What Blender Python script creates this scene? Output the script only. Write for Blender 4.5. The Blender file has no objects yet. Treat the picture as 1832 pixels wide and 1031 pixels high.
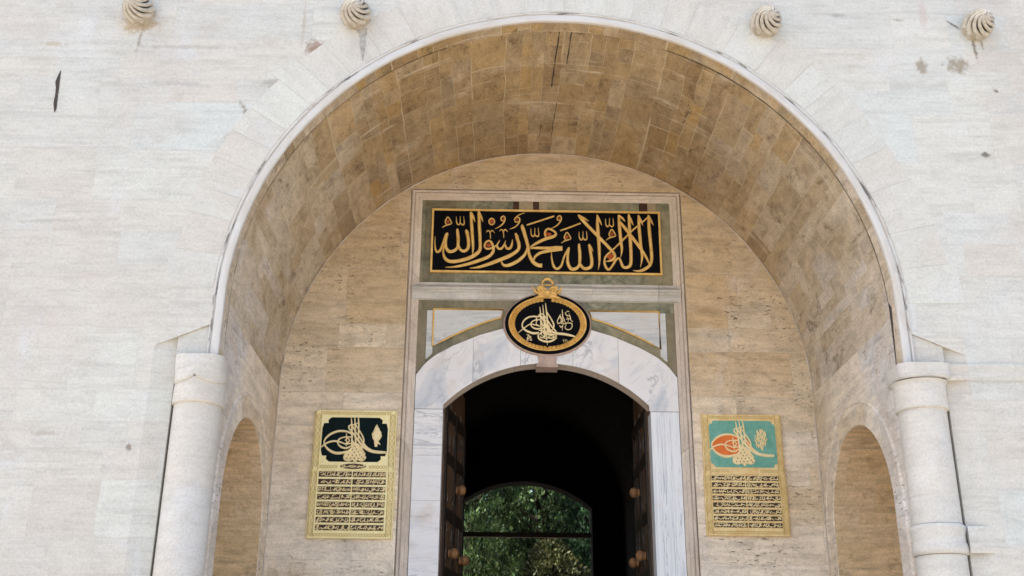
import bpy, math, random
import numpy as np
from math import sin, cos, pi, radians, sqrt, hypot, atan2
from mathutils import Matrix, Vector

random.seed(7)
C = bpy.context.scene
COL = C.collection

# ------------------------------------------------------------------ camera
PITCH, YAW, ROLL = 0.3705, 0.0152, 0.0085
fw = Vector((sin(YAW) * cos(PITCH), cos(YAW) * cos(PITCH), sin(PITCH)))
rt = Vector((cos(YAW), -sin(YAW), 0))
up = rt.cross(fw)
rt, up = cos(ROLL) * rt + sin(ROLL) * up, -sin(ROLL) * rt + cos(ROLL) * up
camd = bpy.data.cameras.new('camera')
camd.sensor_width = 36
camd.lens = 1939.16 / 1832 * 36
camd.clip_start, camd.clip_end = 0.1, 2000
cam = bpy.data.objects.new('camera', camd)
COL.objects.link(cam)
M = Matrix((rt, up, -fw)).transposed().to_4x4()
M.translation = Vector((-0.819, -12.6714, 1.6))
cam.matrix_world = M
C.camera = cam

# ------------------------------------------------------------------ light
SUN_EL, SUN_AZ = 63, 281        # azimuth clockwise from +Y: high on the left, just behind the plane of the facade, which lies in open shade
wd = bpy.data.worlds.new('World')
C.world = wd
wd.use_nodes = True
nt = wd.node_tree
sky = nt.nodes.new('ShaderNodeTexSky')
sky.sky_type = 'NISHITA'
sky.sun_disc = False
sky.sun_elevation = radians(SUN_EL)
sky.sun_rotation = radians(SUN_AZ)
sky.dust_density = 3.0
sky.air_density = 1.0
sky.ozone_density = 1.0
nt.links.new(sky.outputs[0], nt.nodes['Background'].inputs[0])
nt.nodes['Background'].inputs[1].default_value = 0.15
sund = bpy.data.lights.new('sun', 'SUN')
sund.energy = 2.3
sund.angle = radians(2)
sund.color = (1.0, 0.95, 0.88)
sun = bpy.data.objects.new('sun', sund)
COL.objects.link(sun)
a, e = radians(SUN_AZ), radians(SUN_EL)
sun.rotation_euler = Vector((sin(a) * cos(e), cos(a) * cos(e), sin(e))).to_track_quat('Z', 'Y').to_euler()
C.view_settings.view_transform = 'Standard'
C.view_settings.look = 'None'
C.view_settings.gamma = 1
C.view_settings.exposure = 1.56
C.cycles.max_bounces = 8
C.cycles.diffuse_bounces = 6

# ------------------------------------------------------------------ mesh helpers
class MB:
    """collects vertices, faces and metre-scaled uv coordinates for one mesh"""
    def __init__(s):
        s.v, s.f, s.uv, s.sm = [], [], [], []

    def add(s, vs, fs, uvs=None, smooth=False):
        n = len(s.v)
        s.v += [tuple(map(float, p)) for p in vs]
        s.uv += list(uvs) if uvs is not None else [(p[0], p[2]) for p in vs]
        for f in fs:
            s.f.append(tuple(i + n for i in f))
            s.sm.append(smooth)
        return s

    def surf(s, fn, us, vs, uvf=None, smooth=True, close_u=False):
        pts, uvs = [], []
        for v in vs:
            for u in us:
                p = fn(u, v)
                pts.append(p)
                uvs.append(uvf(u, v) if uvf else (p[0], p[2]))
        nu = len(us)
        fs = []
        for j in range(len(vs) - 1):
            for i in range(nu if close_u else nu - 1):
                i2 = (i + 1) % nu
                fs.append((j * nu + i, j * nu + i2, (j + 1) * nu + i2, (j + 1) * nu + i))
        return s.add(pts, fs, uvs, smooth)

    def prism(s, poly, y0, y1, back=False):
        """polygon in the x-z plane, front face at y0 (towards the camera), sides to y1"""
        n = len(poly)
        s.add([(x, y0, z) for x, z in poly], [tuple(range(n))], [(x, z) for x, z in poly])
        for i in range(n):
            (x0, z0), (x1, z1) = poly[i], poly[(i + 1) % n]
            L = hypot(x1 - x0, z1 - z0)
            s.add([(x0, y0, z0), (x0, y1, z0), (x1, y1, z1), (x1, y0, z1)], [(0, 1, 2, 3)],
                  [(x0, z0), (x0 + (y1 - y0), z0), (x0 + (y1 - y0), z0 + L), (x0, z0 + L)])
        if back:
            s.add([(x, y1, z) for x, z in poly], [tuple(reversed(range(n)))], [(x, z) for x, z in poly])
        return s

    def box(s, x0, x1, y0, y1, z0, z1):
        return s.prism([(x0, z0), (x1, z0), (x1, z1), (x0, z1)], y0, y1, True)

    def bevel_poly(s, poly, y0, y1, b):
        """convex-ish polygon block with a small chamfer round its front face"""
        n = len(poly)
        cx = sum(p[0] for p in poly) / n
        cz = sum(p[1] for p in poly) / n
        ins = []
        for x, z in poly:
            d = hypot(x - cx, z - cz)
            k = max(0, 1 - b * 1.3 / max(d, 1e-6))
            ins.append((cx + (x - cx) * k, cz + (z - cz) * k))
        s.add([(x, y0, z) for x, z in ins], [tuple(range(n))], ins)
        for i in range(n):
            j = (i + 1) % n
            s.add([(*ins[i][:1], y0, ins[i][1]), (poly[i][0], y0 + b, poly[i][1]), (poly[j][0], y0 + b, poly[j][1]), (ins[j][0], y0, ins[j][1])],
                  [(0, 1, 2, 3)])
            s.add([(poly[i][0], y0 + b, poly[i][1]), (poly[i][0], y1, poly[i][1]), (poly[j][0], y1, poly[j][1]), (poly[j][0], y0 + b, poly[j][1])],
                  [(0, 1, 2, 3)])
        return s

    def tube(s, pts, r, n=8, smooth=True):
        pts = [Vector(p) for p in pts]
        rs = r if isinstance(r, (list, tuple)) else [r] * len(pts)
        ring = []
        for i, p in enumerate(pts):
            t = (pts[min(i + 1, len(pts) - 1)] - pts[max(i - 1, 0)]).normalized()
            a_ = t.cross(Vector((0, 0, 1)))
            if a_.length < .1:
                a_ = t.cross(Vector((1, 0, 0)))
            a_.normalize()
            b_ = t.cross(a_)
            ring += [p + rs[i] * (cos(2 * pi * k / n) * a_ + sin(2 * pi * k / n) * b_) for k in range(n)]
        fs = [(i * n + k, i * n + (k + 1) % n, (i + 1) * n + (k + 1) % n, (i + 1) * n + k) for i in range(len(pts) - 1) for k in range(n)]
        fs += [tuple(range(n)), tuple(reversed(range((len(pts) - 1) * n, len(pts) * n)))]
        return s.add(ring, fs, None, smooth)

    def build(s, name, mat, parent=None, loc=None):
        off = Vector((0, 0, 0))
        if parent is not None and loc is None:
            p = parent
            while p is not None:
                off += p.location
                p = p.parent
        if loc is not None and parent is None:
            off = Vector(loc)
        me = bpy.data.meshes.new(name)
        me.from_pydata([(x - off.x, y - off.y, z - off.z) for x, y, z in s.v], [], s.f)
        uvl = me.uv_layers.new(name='UVMap')
        li = np.zeros(len(me.loops), dtype=np.int32)
        me.loops.foreach_get('vertex_index', li)
        uvl.data.foreach_set('uv', np.array(s.uv, dtype=np.float32)[li].ravel())
        me.polygons.foreach_set('use_smooth', s.sm)
        me.update()
        o = bpy.data.objects.new(name, me)
        me.materials.append(mat)
        COL.objects.link(o)
        if parent is not None:
            o.parent = parent
        if loc is not None:
            o.location = loc
        return o


def thing(name, label, cat, loc=(0, 0, 0), rz=0, group=None, kind=None):
    o = bpy.data.objects.new(name, None)
    COL.objects.link(o)
    o.location = loc
    o.rotation_euler = (0, 0, rz)
    o.empty_display_size = .2
    tag(o, label, cat, group, kind)
    return o


def tag(o, label=None, cat=None, group=None, kind=None):
    for k, v in (('label', label), ('category', cat), ('group', group), ('kind', kind)):
        if v:
            o[k] = v
    return o


def lin(a_, b_, n):
    return [a_ + (b_ - a_) * i / n for i in range(n + 1)]

# ------------------------------------------------------------------ material helpers
class N:
    def __init__(s, name, rough=.8, metal=0.0, spec=.3):
        s.m = bpy.data.materials.new(name)
        s.m.use_nodes = True
        s.t = s.m.node_tree
        s.b = s.t.nodes['Principled BSDF']
        s.b.inputs['Roughness'].default_value = rough
        s.b.inputs['Metallic'].default_value = metal
        s.b.inputs['Specular IOR Level'].default_value = spec

    def n(s, typ, **kw):
        x = s.t.nodes.new('ShaderNode' + typ)
        for k, v in kw.items():
            setattr(x, k, v)
        return x

    def put(s, sock, v):
        if isinstance(v, bpy.types.NodeSocket):
            s.t.links.new(v, sock)
        elif v is not None:
            if isinstance(v, (tuple, list)) and len(v) == 3 and sock.type == 'RGBA':
                v = (*v, 1)
            sock.default_value = v

    def ma(s, op, a_, b_=None, c_=None, clamp=False):
        x = s.n('Math', operation=op, use_clamp=clamp)
        s.put(x.inputs[0], a_)
        s.put(x.inputs[1], b_)
        if c_ is not None:
            s.put(x.inputs[2], c_)
        return x.outputs[0]

    def uv(s):
        x = s.n('UVMap', uv_map='UVMap')
        q = s.n('SeparateXYZ')
        s.t.links.new(x.outputs[0], q.inputs[0])
        return q.outputs[0], q.outputs[1]

    def pos(s):
        return s.n('TexCoord').outputs['Object']

    def comb(s, x, y, z=0.0):
        q = s.n('CombineXYZ')
        for i, v in enumerate((x, y, z)):
            s.put(q.inputs[i], v)
        return q.outputs[0]

    def sep(s, c):
        q = s.n('SeparateXYZ')
        s.put(q.inputs[0], c)
        return q.outputs

    def noise(s, vec, scale, detail=4, rough=.55, dist=0.0, out=0):
        x = s.n('TexNoise')
        s.put(x.inputs['Vector'], vec)
        x.inputs['Scale'].default_value = scale
        x.inputs['Detail'].default_value = detail
        x.inputs['Roughness'].default_value = rough
        x.inputs['Distortion'].default_value = dist
        return x.outputs[out]

    def white(s, vec):
        x = s.n('TexWhiteNoise', noise_dimensions='3D')
        s.put(x.inputs['Vector'], vec)
        return x.outputs['Color']

    def ramp(s, f, stops, interp='LINEAR'):
        x = s.n('ValToRGB')
        r = x.color_ramp
        r.interpolation = interp
        while len(r.elements) < len(stops):
            r.elements.new(.5)
        for el, (p, c) in zip(r.elements, stops):
            el.position = p
            el.color = (*c, 1) if isinstance(c, (tuple, list)) else (c, c, c, 1)
        s.put(x.inputs[0], f)
        return x.outputs[0]

    def mix(s, f, a_, b_, blend='MIX'):
        x = s.n('Mix', data_type='RGBA', blend_type=blend)
        s.put(x.inputs[0], f)
        s.put(x.inputs[6], a_)
        s.put(x.inputs[7], b_)
        return x.outputs[2]

    def step(s, v, lo, hi):
        x = s.n('MapRange', interpolation_type='SMOOTHSTEP')
        s.put(x.inputs[0], v)
        s.put(x.inputs[1], lo)
        s.put(x.inputs[2], hi)
        return x.outputs[0]

    def col(s, c):
        s.put(s.b.inputs['Base Color'], c)

    def bump(s, h, strength=.4, dist=.01):
        x = s.n('Bump')
        x.inputs['Strength'].default_value = strength
        x.inputs['Distance'].default_value = dist
        s.put(x.inputs['Height'], h)
        s.put(s.b.inputs['Normal'], x.outputs[0])

    def ashlar(s, u, v, w, h, warp=1.0, seed=0.0):
        """hand-cut courses: rows of uneven height, stones of uneven length -> (random rgb, distance to joint, random of row)"""
        p = s.comb(u, v, seed)
        nz = s.sep(s.noise(p, .9, 3, .6, out=1))
        u1 = s.ma('ADD', u, s.ma('MULTIPLY', s.ma('SUBTRACT', nz[0], .5), .12 * warp))
        v1 = s.ma('ADD', v, s.ma('MULTIPLY', s.ma('SUBTRACT', nz[1], .5), .07 * warp))
        t = s.ma('DIVIDE', v1, h)
        t = s.ma('ADD', t, s.ma('MULTIPLY', s.ma('SINE', s.ma('MULTIPLY_ADD', t, 1.37, seed)), .38))
        t = s.ma('ADD', t, s.ma('MULTIPLY', s.ma('SINE', s.ma('MULTIPLY_ADD', t, .61, seed * 2)), .3))
        row = s.ma('FLOOR', t)
        fv = s.ma('FRACT', t)
        rr = s.sep(s.white(s.comb(row, seed, 3.3)))
        uu = s.ma('ADD', s.ma('DIVIDE', u1, s.ma('MULTIPLY_ADD', rr[0], w * .8, w * .6)), s.ma('MULTIPLY', rr[1], 37.0))
        uu = s.ma('ADD', uu, s.ma('MULTIPLY', s.ma('SINE', s.ma('MULTIPLY_ADD', uu, 1.9, row)), .33))
        cl = s.ma('FLOOR', uu)
        fu = s.ma('FRACT', uu)
        rnd = s.white(s.comb(cl, row, seed))
        du = s.ma('MULTIPLY', s.ma('MINIMUM', fu, s.ma('SUBTRACT', 1.0, fu)), w)
        dv = s.ma('MULTIPLY', s.ma('MINIMUM', fv, s.ma('SUBTRACT', 1.0, fv)), h)
        return rnd, s.ma('MINIMUM', du, dv), du, dv


def stone(name, w, h, palette, streak=(.75, 1.18), joint=(.006, (.30, .24, .17), .6), pit=.35, blotch=None, seed=1.0, along='u',
          rough=.85, warp=1.0, spots=(), bumpd=.008, patch=.5, ends=None, sfreq=6.0, mott=(.8, 1.16), grain=(.86, 1.1), flecks=0.0, wash=None, soot=None, pth=(.64, .72)):
    m = N(name, rough)
    u, v = m.uv()
    rnd, d, du, dv = m.ashlar(u, v, w, h, warp, seed)
    r = m.sep(rnd)
    base = m.ramp(r[0], palette)
    if ends:               # cleaner paler stone low in the vault; on the back wall partly painted light falloff
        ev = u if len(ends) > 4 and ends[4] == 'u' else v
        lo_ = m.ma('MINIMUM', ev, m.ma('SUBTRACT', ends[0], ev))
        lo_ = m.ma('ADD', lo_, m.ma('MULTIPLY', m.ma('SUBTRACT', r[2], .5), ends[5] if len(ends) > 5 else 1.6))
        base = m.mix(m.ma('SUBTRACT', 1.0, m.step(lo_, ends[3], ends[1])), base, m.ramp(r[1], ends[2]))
    # sedimentary streaks, shifted in every stone so they stop at the joints
    su, sv = (u, v) if along == 'u' else (v, u)
    p = m.comb(m.ma('MULTIPLY_ADD', r[1], 31.0, m.ma('MULTIPLY', su, .55)), m.ma('MULTIPLY_ADD', r[2], 17.0, m.ma('MULTIPLY', sv, sfreq)), seed)
    st = m.noise(p, 1.6, 7, .62, .4)
    lo, hi = streak
    c = m.mix(1.0, base, m.ramp(st, [(.22, lo), (.5, 1.0), (.78, hi)]), 'MULTIPLY')
    # weathering clouds that ignore the joints
    big = m.noise(m.comb(u, v, seed + 4), .55, 6, .62, .3)
    if blotch:
        c = m.mix(m.ma('MULTIPLY', m.step(big, .47, .72), patch), c, blotch[0])
        big2 = m.noise(m.comb(u, m.ma('MULTIPLY', v, .8), seed + 9), 1.3, 6, .66, .5)
        c = m.mix(m.ma('MULTIPLY', m.step(big2, .52, .74), patch), c, blotch[1])
    mo = m.noise(m.comb(m.ma('MULTIPLY_ADD', r[2], 9.0, su), m.ma('MULTIPLY', sv, 1.7), seed + 3), 3.4, 7, .68, .6)
    c = m.mix(1.0, c, m.ramp(mo, [(.28, mott[0]), (.5, 1.0), (.74, mott[1])]), 'MULTIPLY')
    fine = m.noise(m.comb(u, v, seed + 2), 26, 5, .7)
    c = m.mix(1.0, c, m.ramp(fine, [(.25, grain[0]), (.5, 1.0), (.8, grain[1])]), 'MULTIPLY')
    gr2 = m.noise(m.comb(u, v, seed + 12), 75, 3, .7)
    c = m.mix(1.0, c, m.ramp(gr2, [(.3, grain[0]), (.5, 1.0), (.75, grain[1])]), 'MULTIPLY')
    # pits of the travertine: short dark dashes along the bed
    pu = m.comb(m.ma('MULTIPLY', su, 9.0), m.ma('MULTIPLY', sv, 26.0), seed)
    pn = m.noise(pu, 1.0, 4, .6)
    where = m.step(m.noise(m.comb(u, v, seed + 6), 1.1, 3, .6), .45, .65)
    pits = m.ma('MULTIPLY', m.step(pn, *pth), m.ma('MULTIPLY', where, pit))
    c = m.mix(pits, c, m.mix(.78, c, (.03, .02, .012)))
    if flecks:             # scattered grey-black lichen specks
        fk = m.ma('MULTIPLY', m.step(m.noise(m.comb(u, m.ma('MULTIPLY', v, 2.2), seed + 15), 11, 4, .7), .64, .74),
                  m.step(m.noise(m.comb(u, m.ma('MULTIPLY', v, 1.6), seed + 16), .8, 3, .6), .50, .68))
        c = m.mix(m.ma('MULTIPLY', fk, flecks), c, (.17, .15, .12))
    if soot:               # soot and damp stains with ragged edges
        so = m.ma('MULTIPLY', m.step(m.noise(m.comb(m.ma('MULTIPLY', u, 1.3), m.ma('MULTIPLY', v, 2.0), seed + 18), 1.25, 7, .7, .5), .54, .68),
                  m.step(m.noise(m.comb(u, v, seed + 19), 9, 4, .7), .30, .62))
        c = m.mix(m.ma('MULTIPLY', so, soot[1]), c, soot[0])
    if wash:               # pale limewash runs drawn along the second axis
        wa = m.ma('MULTIPLY', m.step(m.noise(m.comb(m.ma('MULTIPLY', u, 7.5), m.ma('MULTIPLY', v, .55), seed + 21), 1.0, 5, .6, .3), .57, .68),
                  m.step(m.noise(m.comb(u, v, seed + 22), .9, 4, .65), .44, .62))
        c = m.mix(m.ma('MULTIPLY', wa, wash[1]), c, wash[0])
    # joints, here open, there tight
    jw, jc, ja = joint
    jn = m.noise(m.comb(u, v, seed + 7), 1.7, 3, .6)
    jm = m.ma('MULTIPLY', m.ma('SUBTRACT', 1.0, m.step(d, jw * .35, jw)), m.ma('MULTIPLY', m.step(jn, .34, .62), ja))
    c = m.mix(jm, c, jc)
    for (cx, cz, rx, rz, ang, scol, al) in spots:
        px = m.ma('SUBTRACT', u, cx)
        pz = m.ma('SUBTRACT', v, cz)
        ca, sa = cos(radians(ang)), sin(radians(ang))
        qx = m.ma('DIVIDE', m.ma('ADD', m.ma('MULTIPLY', px, ca), m.ma('MULTIPLY', pz, sa)), rx)
        qz = m.ma('DIVIDE', m.ma('SUBTRACT', m.ma('MULTIPLY', pz, ca), m.ma('MULTIPLY', px, sa)), rz)
        rr = m.ma('SQRT', m.ma('ADD', m.ma('MULTIPLY', qx, qx), m.ma('MULTIPLY', qz, qz)))
        rr = m.ma('ADD', rr, m.ma('MULTIPLY', m.ma('SUBTRACT', m.noise(m.comb(u, v, cx), 13, 5, .75), .5), 2.6))
        c = m.mix(m.ma('MULTIPLY', m.ma('SUBTRACT', 1.0, m.step(rr, .25, 1.0)), al), c, scol)
    m.col(c)
    hgt = m.ma('ADD', m.ma('MULTIPLY', st, .5), m.ma('MULTIPLY', fine, .35))
    hgt = m.ma('SUBTRACT', hgt, m.ma('ADD', m.ma('MULTIPLY', jm, .8), m.ma('MULTIPLY', pits, 1.5)))
    hgt = m.ma('ADD', hgt, m.ma('MULTIPLY', r[2], .5))
    m.bump(hgt, .55, bumpd)
    return m.m


def plain(name, c1, c2, scale=6, rough=.7, metal=0.0, bump=.2, bd=.004, stretch=(1, 1, 1), spec=.3):
    m = N(name, rough, metal, spec)
    q = m.sep(m.pos())
    p = m.comb(*[m.ma('MULTIPLY', q[i], stretch[i]) for i in range(3)])
    f = m.noise(p, scale, 6, .65, .3)
    m.col(m.ramp(f, [(.3, c1), (.7, c2)]))
    m.bump(f, bump, bd)
    return m.m

# ------------------------------------------------------------------ materials
DK = (.10, .075, .05)
GREY = (.20, .19, .17)
FSPOT = [
    (-3.34, 10.0, .18, .16, 35, (.22, .12, .07), .75), (-2.72, 10.1, .07, .30, 0, (.22, .20, .17), .75),
    (-5.78, 10.33, .34, .17, 0, (.36, .27, .16), .7), (5.75, 10.2, .035, .3, 3, (.16, .13, .10), .8),
    (5.86, 10.27, .025, .14, 3, (.18, .15, .11), .6), (4.97, 9.86, .10, .17, 0, (.25, .20, .13), .75),
    (5.48, 9.89, .21, .16, 0, (.24, .19, .12), .75), (5.64, 8.51, .08, .06, 0, (.10, .08, .06), .8),
    (5.95, 9.5, .05, .04, 0, (.16, .11, .07), .8), (-5.75, 10.05, .03, .26, -5, (.25, .2, .15), .6),
    (-5.1, 9.98, .9, .045, 0, (.36, .33, .28), .6), (-3.87, 9.45, .22, .10, 25, (.28, .26, .22), .6),
    (-3.53, 10.4, .035, .5, 0, (.40, .34, .27), .6), (-4.2, 9.0, .045, .22, 28, (.22, .18, .13), .75),
    (-5.06, 9.40, .6, .05, -4, (.38, .37, .34), .6), (-4.35, 8.6, .3, .12, 20, (.36, .33, .29), .5),
    (-5.13, 4.44, .04, .06, 0, (.2, .16, .12), .8), (-6.17, 4.6, .22, .05, 0, (.38, .33, .27), .6),
    (3.9, 10.68, .13, .05, 0, (.3, .28, .24), .6), (4.75, 10.62, .12, .03, 0, (.28, .25, .2), .6),
    (-6.9, 10.0, .3, .06, 0, (.4, .32, .22), .6), (-6.45, 7.36, .7, .035, 2, (.38, .36, .3), .55),
    (5.1, 10.72, .08, .3, 0, (.47, .38, .33), .5), (6.2, 6.4, .5, .05, 3, (.42, .38, .33), .45),
    (-5.9, 6.6, .6, .06, 4, (.47, .41, .36), .45), (4.2, 9.1, .35, .08, -30, (.45, .42, .38), .4),
    (5.50, 10.56, .14, .025, -38, (.16, .14, .11), .9), (6.0, 4.2, .09, .2, 0, (.42, .36, .3), .5),
]
FPAL = [(0, (.52, .515, .462)), (.3, (.54, .515, .45)), (.5, (.555, .55, .487)), (.72, (.535, .502, .435)), (1, (.53, .54, .492))]
FKW = dict(mott=(.89, 1.06), grain=(.84, 1.11), patch=.6, bumpd=.009)
M_face = stone('facade_limestone', 1.05, .55, FPAL, (.82, 1.07), (.006, (.42, .37, .31), .24), .30, ((.51, .455, .39), (.57, .575, .56)), 1.0, spots=FSPOT,
               sfreq=8.0, flecks=.8, soot=((.40, .35, .28), .4), **FKW)
M_vous = stone('voussoir_limestone', 9, 9, FPAL, (.92, 1.04), (.0, (.3, .3, .3), 0), .2, ((.50, .455, .39), (.57, .575, .56)), 5.0, flecks=.6, **FKW)
m = N('archivolt_limestone', .85)
u_, v_ = m.uv()
c_ = m.ramp(m.noise(m.comb(u_, m.ma('MULTIPLY', v_, 4)), 1.3, 6, .65), [(.3, (.47, .42, .35)), (.55, (.545, .53, .49)), (.8, (.56, .555, .53))])
dk = m.ma('MULTIPLY', m.step(m.noise(m.comb(m.ma('MULTIPLY', u_, 1.8), m.ma('MULTIPLY', v_, 9), 3.0), 1.2, 6, .7), .50, .60),
          m.ma('SUBTRACT', 1.0, m.step(m.ma('ABSOLUTE', m.ma('SUBTRACT', v_, .150)), .02, .055)))
c_ = m.mix(m.ma('MULTIPLY', dk, .8), c_, (.10, .085, .065))
m.col(c_)
m.bump(m.noise(m.comb(u_, v_), 12, 6, .75), .6, .012)
M_lip = m.m
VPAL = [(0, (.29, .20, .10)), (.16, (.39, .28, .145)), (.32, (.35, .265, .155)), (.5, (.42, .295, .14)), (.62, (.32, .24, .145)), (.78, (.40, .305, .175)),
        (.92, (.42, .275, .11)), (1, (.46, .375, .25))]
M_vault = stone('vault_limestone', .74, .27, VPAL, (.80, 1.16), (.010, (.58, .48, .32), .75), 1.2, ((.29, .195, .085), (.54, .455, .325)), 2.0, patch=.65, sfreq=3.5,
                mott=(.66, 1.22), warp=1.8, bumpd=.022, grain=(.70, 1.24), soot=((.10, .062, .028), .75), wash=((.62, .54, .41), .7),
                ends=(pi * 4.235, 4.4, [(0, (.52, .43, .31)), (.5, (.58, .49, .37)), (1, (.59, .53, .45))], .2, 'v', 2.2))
M_soff = stone('soffit_limestone', 5, .62, [(0, (.47, .36, .21)), (.5, (.55, .43, .27)), (1, (.52, .42, .29))], (.75, 1.2), (.010, (.30, .22, .13), .7), .5, ((.36, .24, .10), (.60, .52, .40)), 12.0, patch=.55)
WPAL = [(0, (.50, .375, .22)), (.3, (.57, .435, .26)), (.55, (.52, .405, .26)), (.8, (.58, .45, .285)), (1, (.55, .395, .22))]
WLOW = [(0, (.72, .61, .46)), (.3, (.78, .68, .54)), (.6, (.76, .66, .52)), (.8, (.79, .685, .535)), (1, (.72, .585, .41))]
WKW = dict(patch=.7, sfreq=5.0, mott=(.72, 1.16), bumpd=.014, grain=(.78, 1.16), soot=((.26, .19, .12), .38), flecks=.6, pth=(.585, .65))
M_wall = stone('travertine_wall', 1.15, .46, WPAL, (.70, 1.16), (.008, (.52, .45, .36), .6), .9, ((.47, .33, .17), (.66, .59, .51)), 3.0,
               ends=(1000, 8.6, WLOW, 4.6), **WKW)  # pale low, brown high: patina plus light falloff put into the colour
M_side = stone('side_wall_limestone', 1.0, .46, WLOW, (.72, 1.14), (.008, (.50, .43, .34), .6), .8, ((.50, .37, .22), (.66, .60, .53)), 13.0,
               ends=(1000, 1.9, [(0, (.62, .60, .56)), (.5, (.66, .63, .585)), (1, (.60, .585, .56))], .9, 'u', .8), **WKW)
M_niche = stone('niche_travertine', 1.4, .40, [(0, (.62, .46, .265)), (.5, (.70, .54, .34)), (1, (.66, .52, .35))], (.6, 1.22), (.009, (.50, .42, .31), .5), .9,
                ((.48, .33, .15), (.60, .52, .42)), 4.0, patch=.6, grain=(.76, 1.18), soot=((.24, .16, .08), .55), mott=(.7, 1.18))
M_col = stone('column_limestone', 3.0, 1.35, [(0, (.53, .515, .465)), (.5, (.55, .52, .455)), (1, (.53, .52, .475))], (.92, 1.05), (.008, (.4, .34, .27), .6), .3,
              ((.55, .48, .38), (.58, .58, .56)), 6.0, flecks=.6, **FKW)
M_mould = stone('moulding_limestone', 1.3, 3.0, [(0, (.57, .48, .39)), (.5, (.63, .54, .44)), (1, (.56, .47, .37))], (.8, 1.14), (.008, (.25, .19, .13), .6), .35,
                ((.48, .36, .24), (.64, .57, .49)), 7.0, patch=.45, bumpd=.005)
M_corn = stone('cornice_marble', 1.6, 5, [(0, (.47, .44, .385)), (.5, (.55, .52, .46)), (1, (.44, .41, .355))], (.75, 1.12), (.007, (.2, .17, .13), .6), .15,
               ((.40, .33, .25), (.58, .57, .56)), 8.0, rough=.55, patch=.5, bumpd=.004)


def marble(name, c0, c1, vein, sx, sz, seed, rough=.45, ang=0.0):
    m = N(name, rough)
    u, v = m.uv()
    ca, sa = cos(ang), sin(ang)
    uu = m.ma('ADD', m.ma('MULTIPLY', u, ca), m.ma('MULTIPLY', v, sa))
    vv = m.ma('SUBTRACT', m.ma('MULTIPLY', v, ca), m.ma('MULTIPLY', u, sa))
    p = m.comb(m.ma('MULTIPLY', uu, sx), m.ma('MULTIPLY', vv, sz), seed)
    f = m.noise(p, 1.0, 6, .6, .7)
    c = m.ramp(f, [(.30, c1), (.46, c0), (.58, c0), (.74, c1)])
    g = m.noise(p, 1.7, 5, .6, 1.4)
    ve = m.ma('SUBTRACT', 1.0, m.step(m.ma('ABSOLUTE', m.ma('SUBTRACT', g, .5)), .0, .035))
    c = m.mix(m.ma('MULTIPLY', ve, m.ma('MULTIPLY', m.step(m.noise(p, .6, 3), .42, .62), .8)), c, vein)
    warm = m.noise(m.comb(u, v, seed + 3), 1.4, 5, .6)
    c = m.mix(m.ma('MULTIPLY', m.step(warm, .55, .72), .45), c, (.55, .44, .33))
    m.col(c)
    m.bump(m.noise(m.comb(u, v, seed), 20, 5, .65), .25, .003)
    return m.m


M_mar = marble('veined_white_marble', (.76, .74, .71), (.50, .53, .56), (.27, .29, .32), .9, 1.6, 1.0, ang=.9)
M_marL = marble('streaked_white_marble', (.78, .76, .73), (.62, .63, .63), (.40, .42, .44), .5, 3.4, 4.0)
M_marR = marble('banded_grey_marble', (.76, .77, .76), (.52, .56, .60), (.34, .37, .41), 9.0, .25, 8.0)
M_span = marble('pale_panel_marble', (.60, .60, .57), (.42, .44, .44), (.32, .33, .33), .8, 5.0, 11.0)
m = N('green_breccia', .5)
u_, v_ = m.uv()
f_ = m.noise(m.comb(u_, v_), 5.5, 8, .72, .8)
c_ = m.ramp(f_, [(.28, (.05, .055, .035)), (.45, (.15, .155, .10)), (.56, (.22, .21, .14)), (.70, (.32, .30, .22))])
c_ = m.mix(m.ma('MULTIPLY', m.step(m.noise(m.comb(u_, v_, 5), .9, 3), .45, .6), .55), c_, (.24, .19, .10))
rb_, db_, _, _ = m.ashlar(u_, v_, 1.0, 9.0, .3, 2.0)
c_ = m.mix(1.0, c_, m.ramp(m.sep(rb_)[0], [(0, .75), (1, 1.25)]), 'MULTIPLY')
m.col(c_)
m.bump(f_, .2, .003)
M_verde = m.m
M_porph = plain('red_porphyry', (.03, .016, .010), (.09, .04, .022), 14, .5)
M_tanm = plain('tan_marble', (.28, .22, .13), (.40, .33, .22), 9, .55)
M_olive = plain('olive_marble', (.17, .145, .085), (.27, .225, .14), 5, .55)
M_rose = plain('rose_marble', (.36, .25, .20), (.50, .38, .31), 8, .6)
M_gold = plain('aged_gilding', (.62, .36, .08), (.86, .57, .19), 9, .42, .12, .25, .003, spec=.5)
M_goldp = plain('pale_gilding', (.84, .70, .31), (.93, .83, .47), 12, .45, .1, .25, .002, spec=.5)
M_goldw = plain('worn_gilding', (.68, .44, .15), (.86, .70, .36), 7, .5, .1, .3, .002, spec=.5)
M_goldd = plain('darker_gilding', (.50, .35, .11), (.68, .52, .22), 14, .5, .1, .2, .002, spec=.4)  # darker worn gold sets off the carved border pattern
M_goldl = plain('light_gilt_letters', (.80, .62, .30), (.90, .76, .44), 12, .45, .1, .15, .002, spec=.5)
M_black = plain('black_lacquer', (.002, .002, .003), (.004, .004, .006), 4, .6, spec=.06)
M_dgreen = plain('dark_green_enamel', (.002, .007, .008), (.004, .012, .012), 5, .6, spec=.08)
M_brown = plain('dark_brown_ground', (.045, .025, .012), (.09, .055, .025), 14, .6)
M_teal = plain('teal_enamel', (.10, .31, .22), (.19, .42, .34), 8, .5)
M_orange = plain('orange_enamel', (.62, .12, .015), (.75, .19, .03), 10, .5)
M_red = plain('red_ochre_paint', (.30, .05, .012), (.45, .10, .02), 20, .6)
M_wood = plain('dark_door_wood', (.065, .038, .021), (.15, .09, .05), 5, .6, stretch=(6, 6, .5), bump=.4)
M_iron = plain('dark_iron', (.022, .017, .013), (.06, .042, .03), 14, .5, .4)
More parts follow.
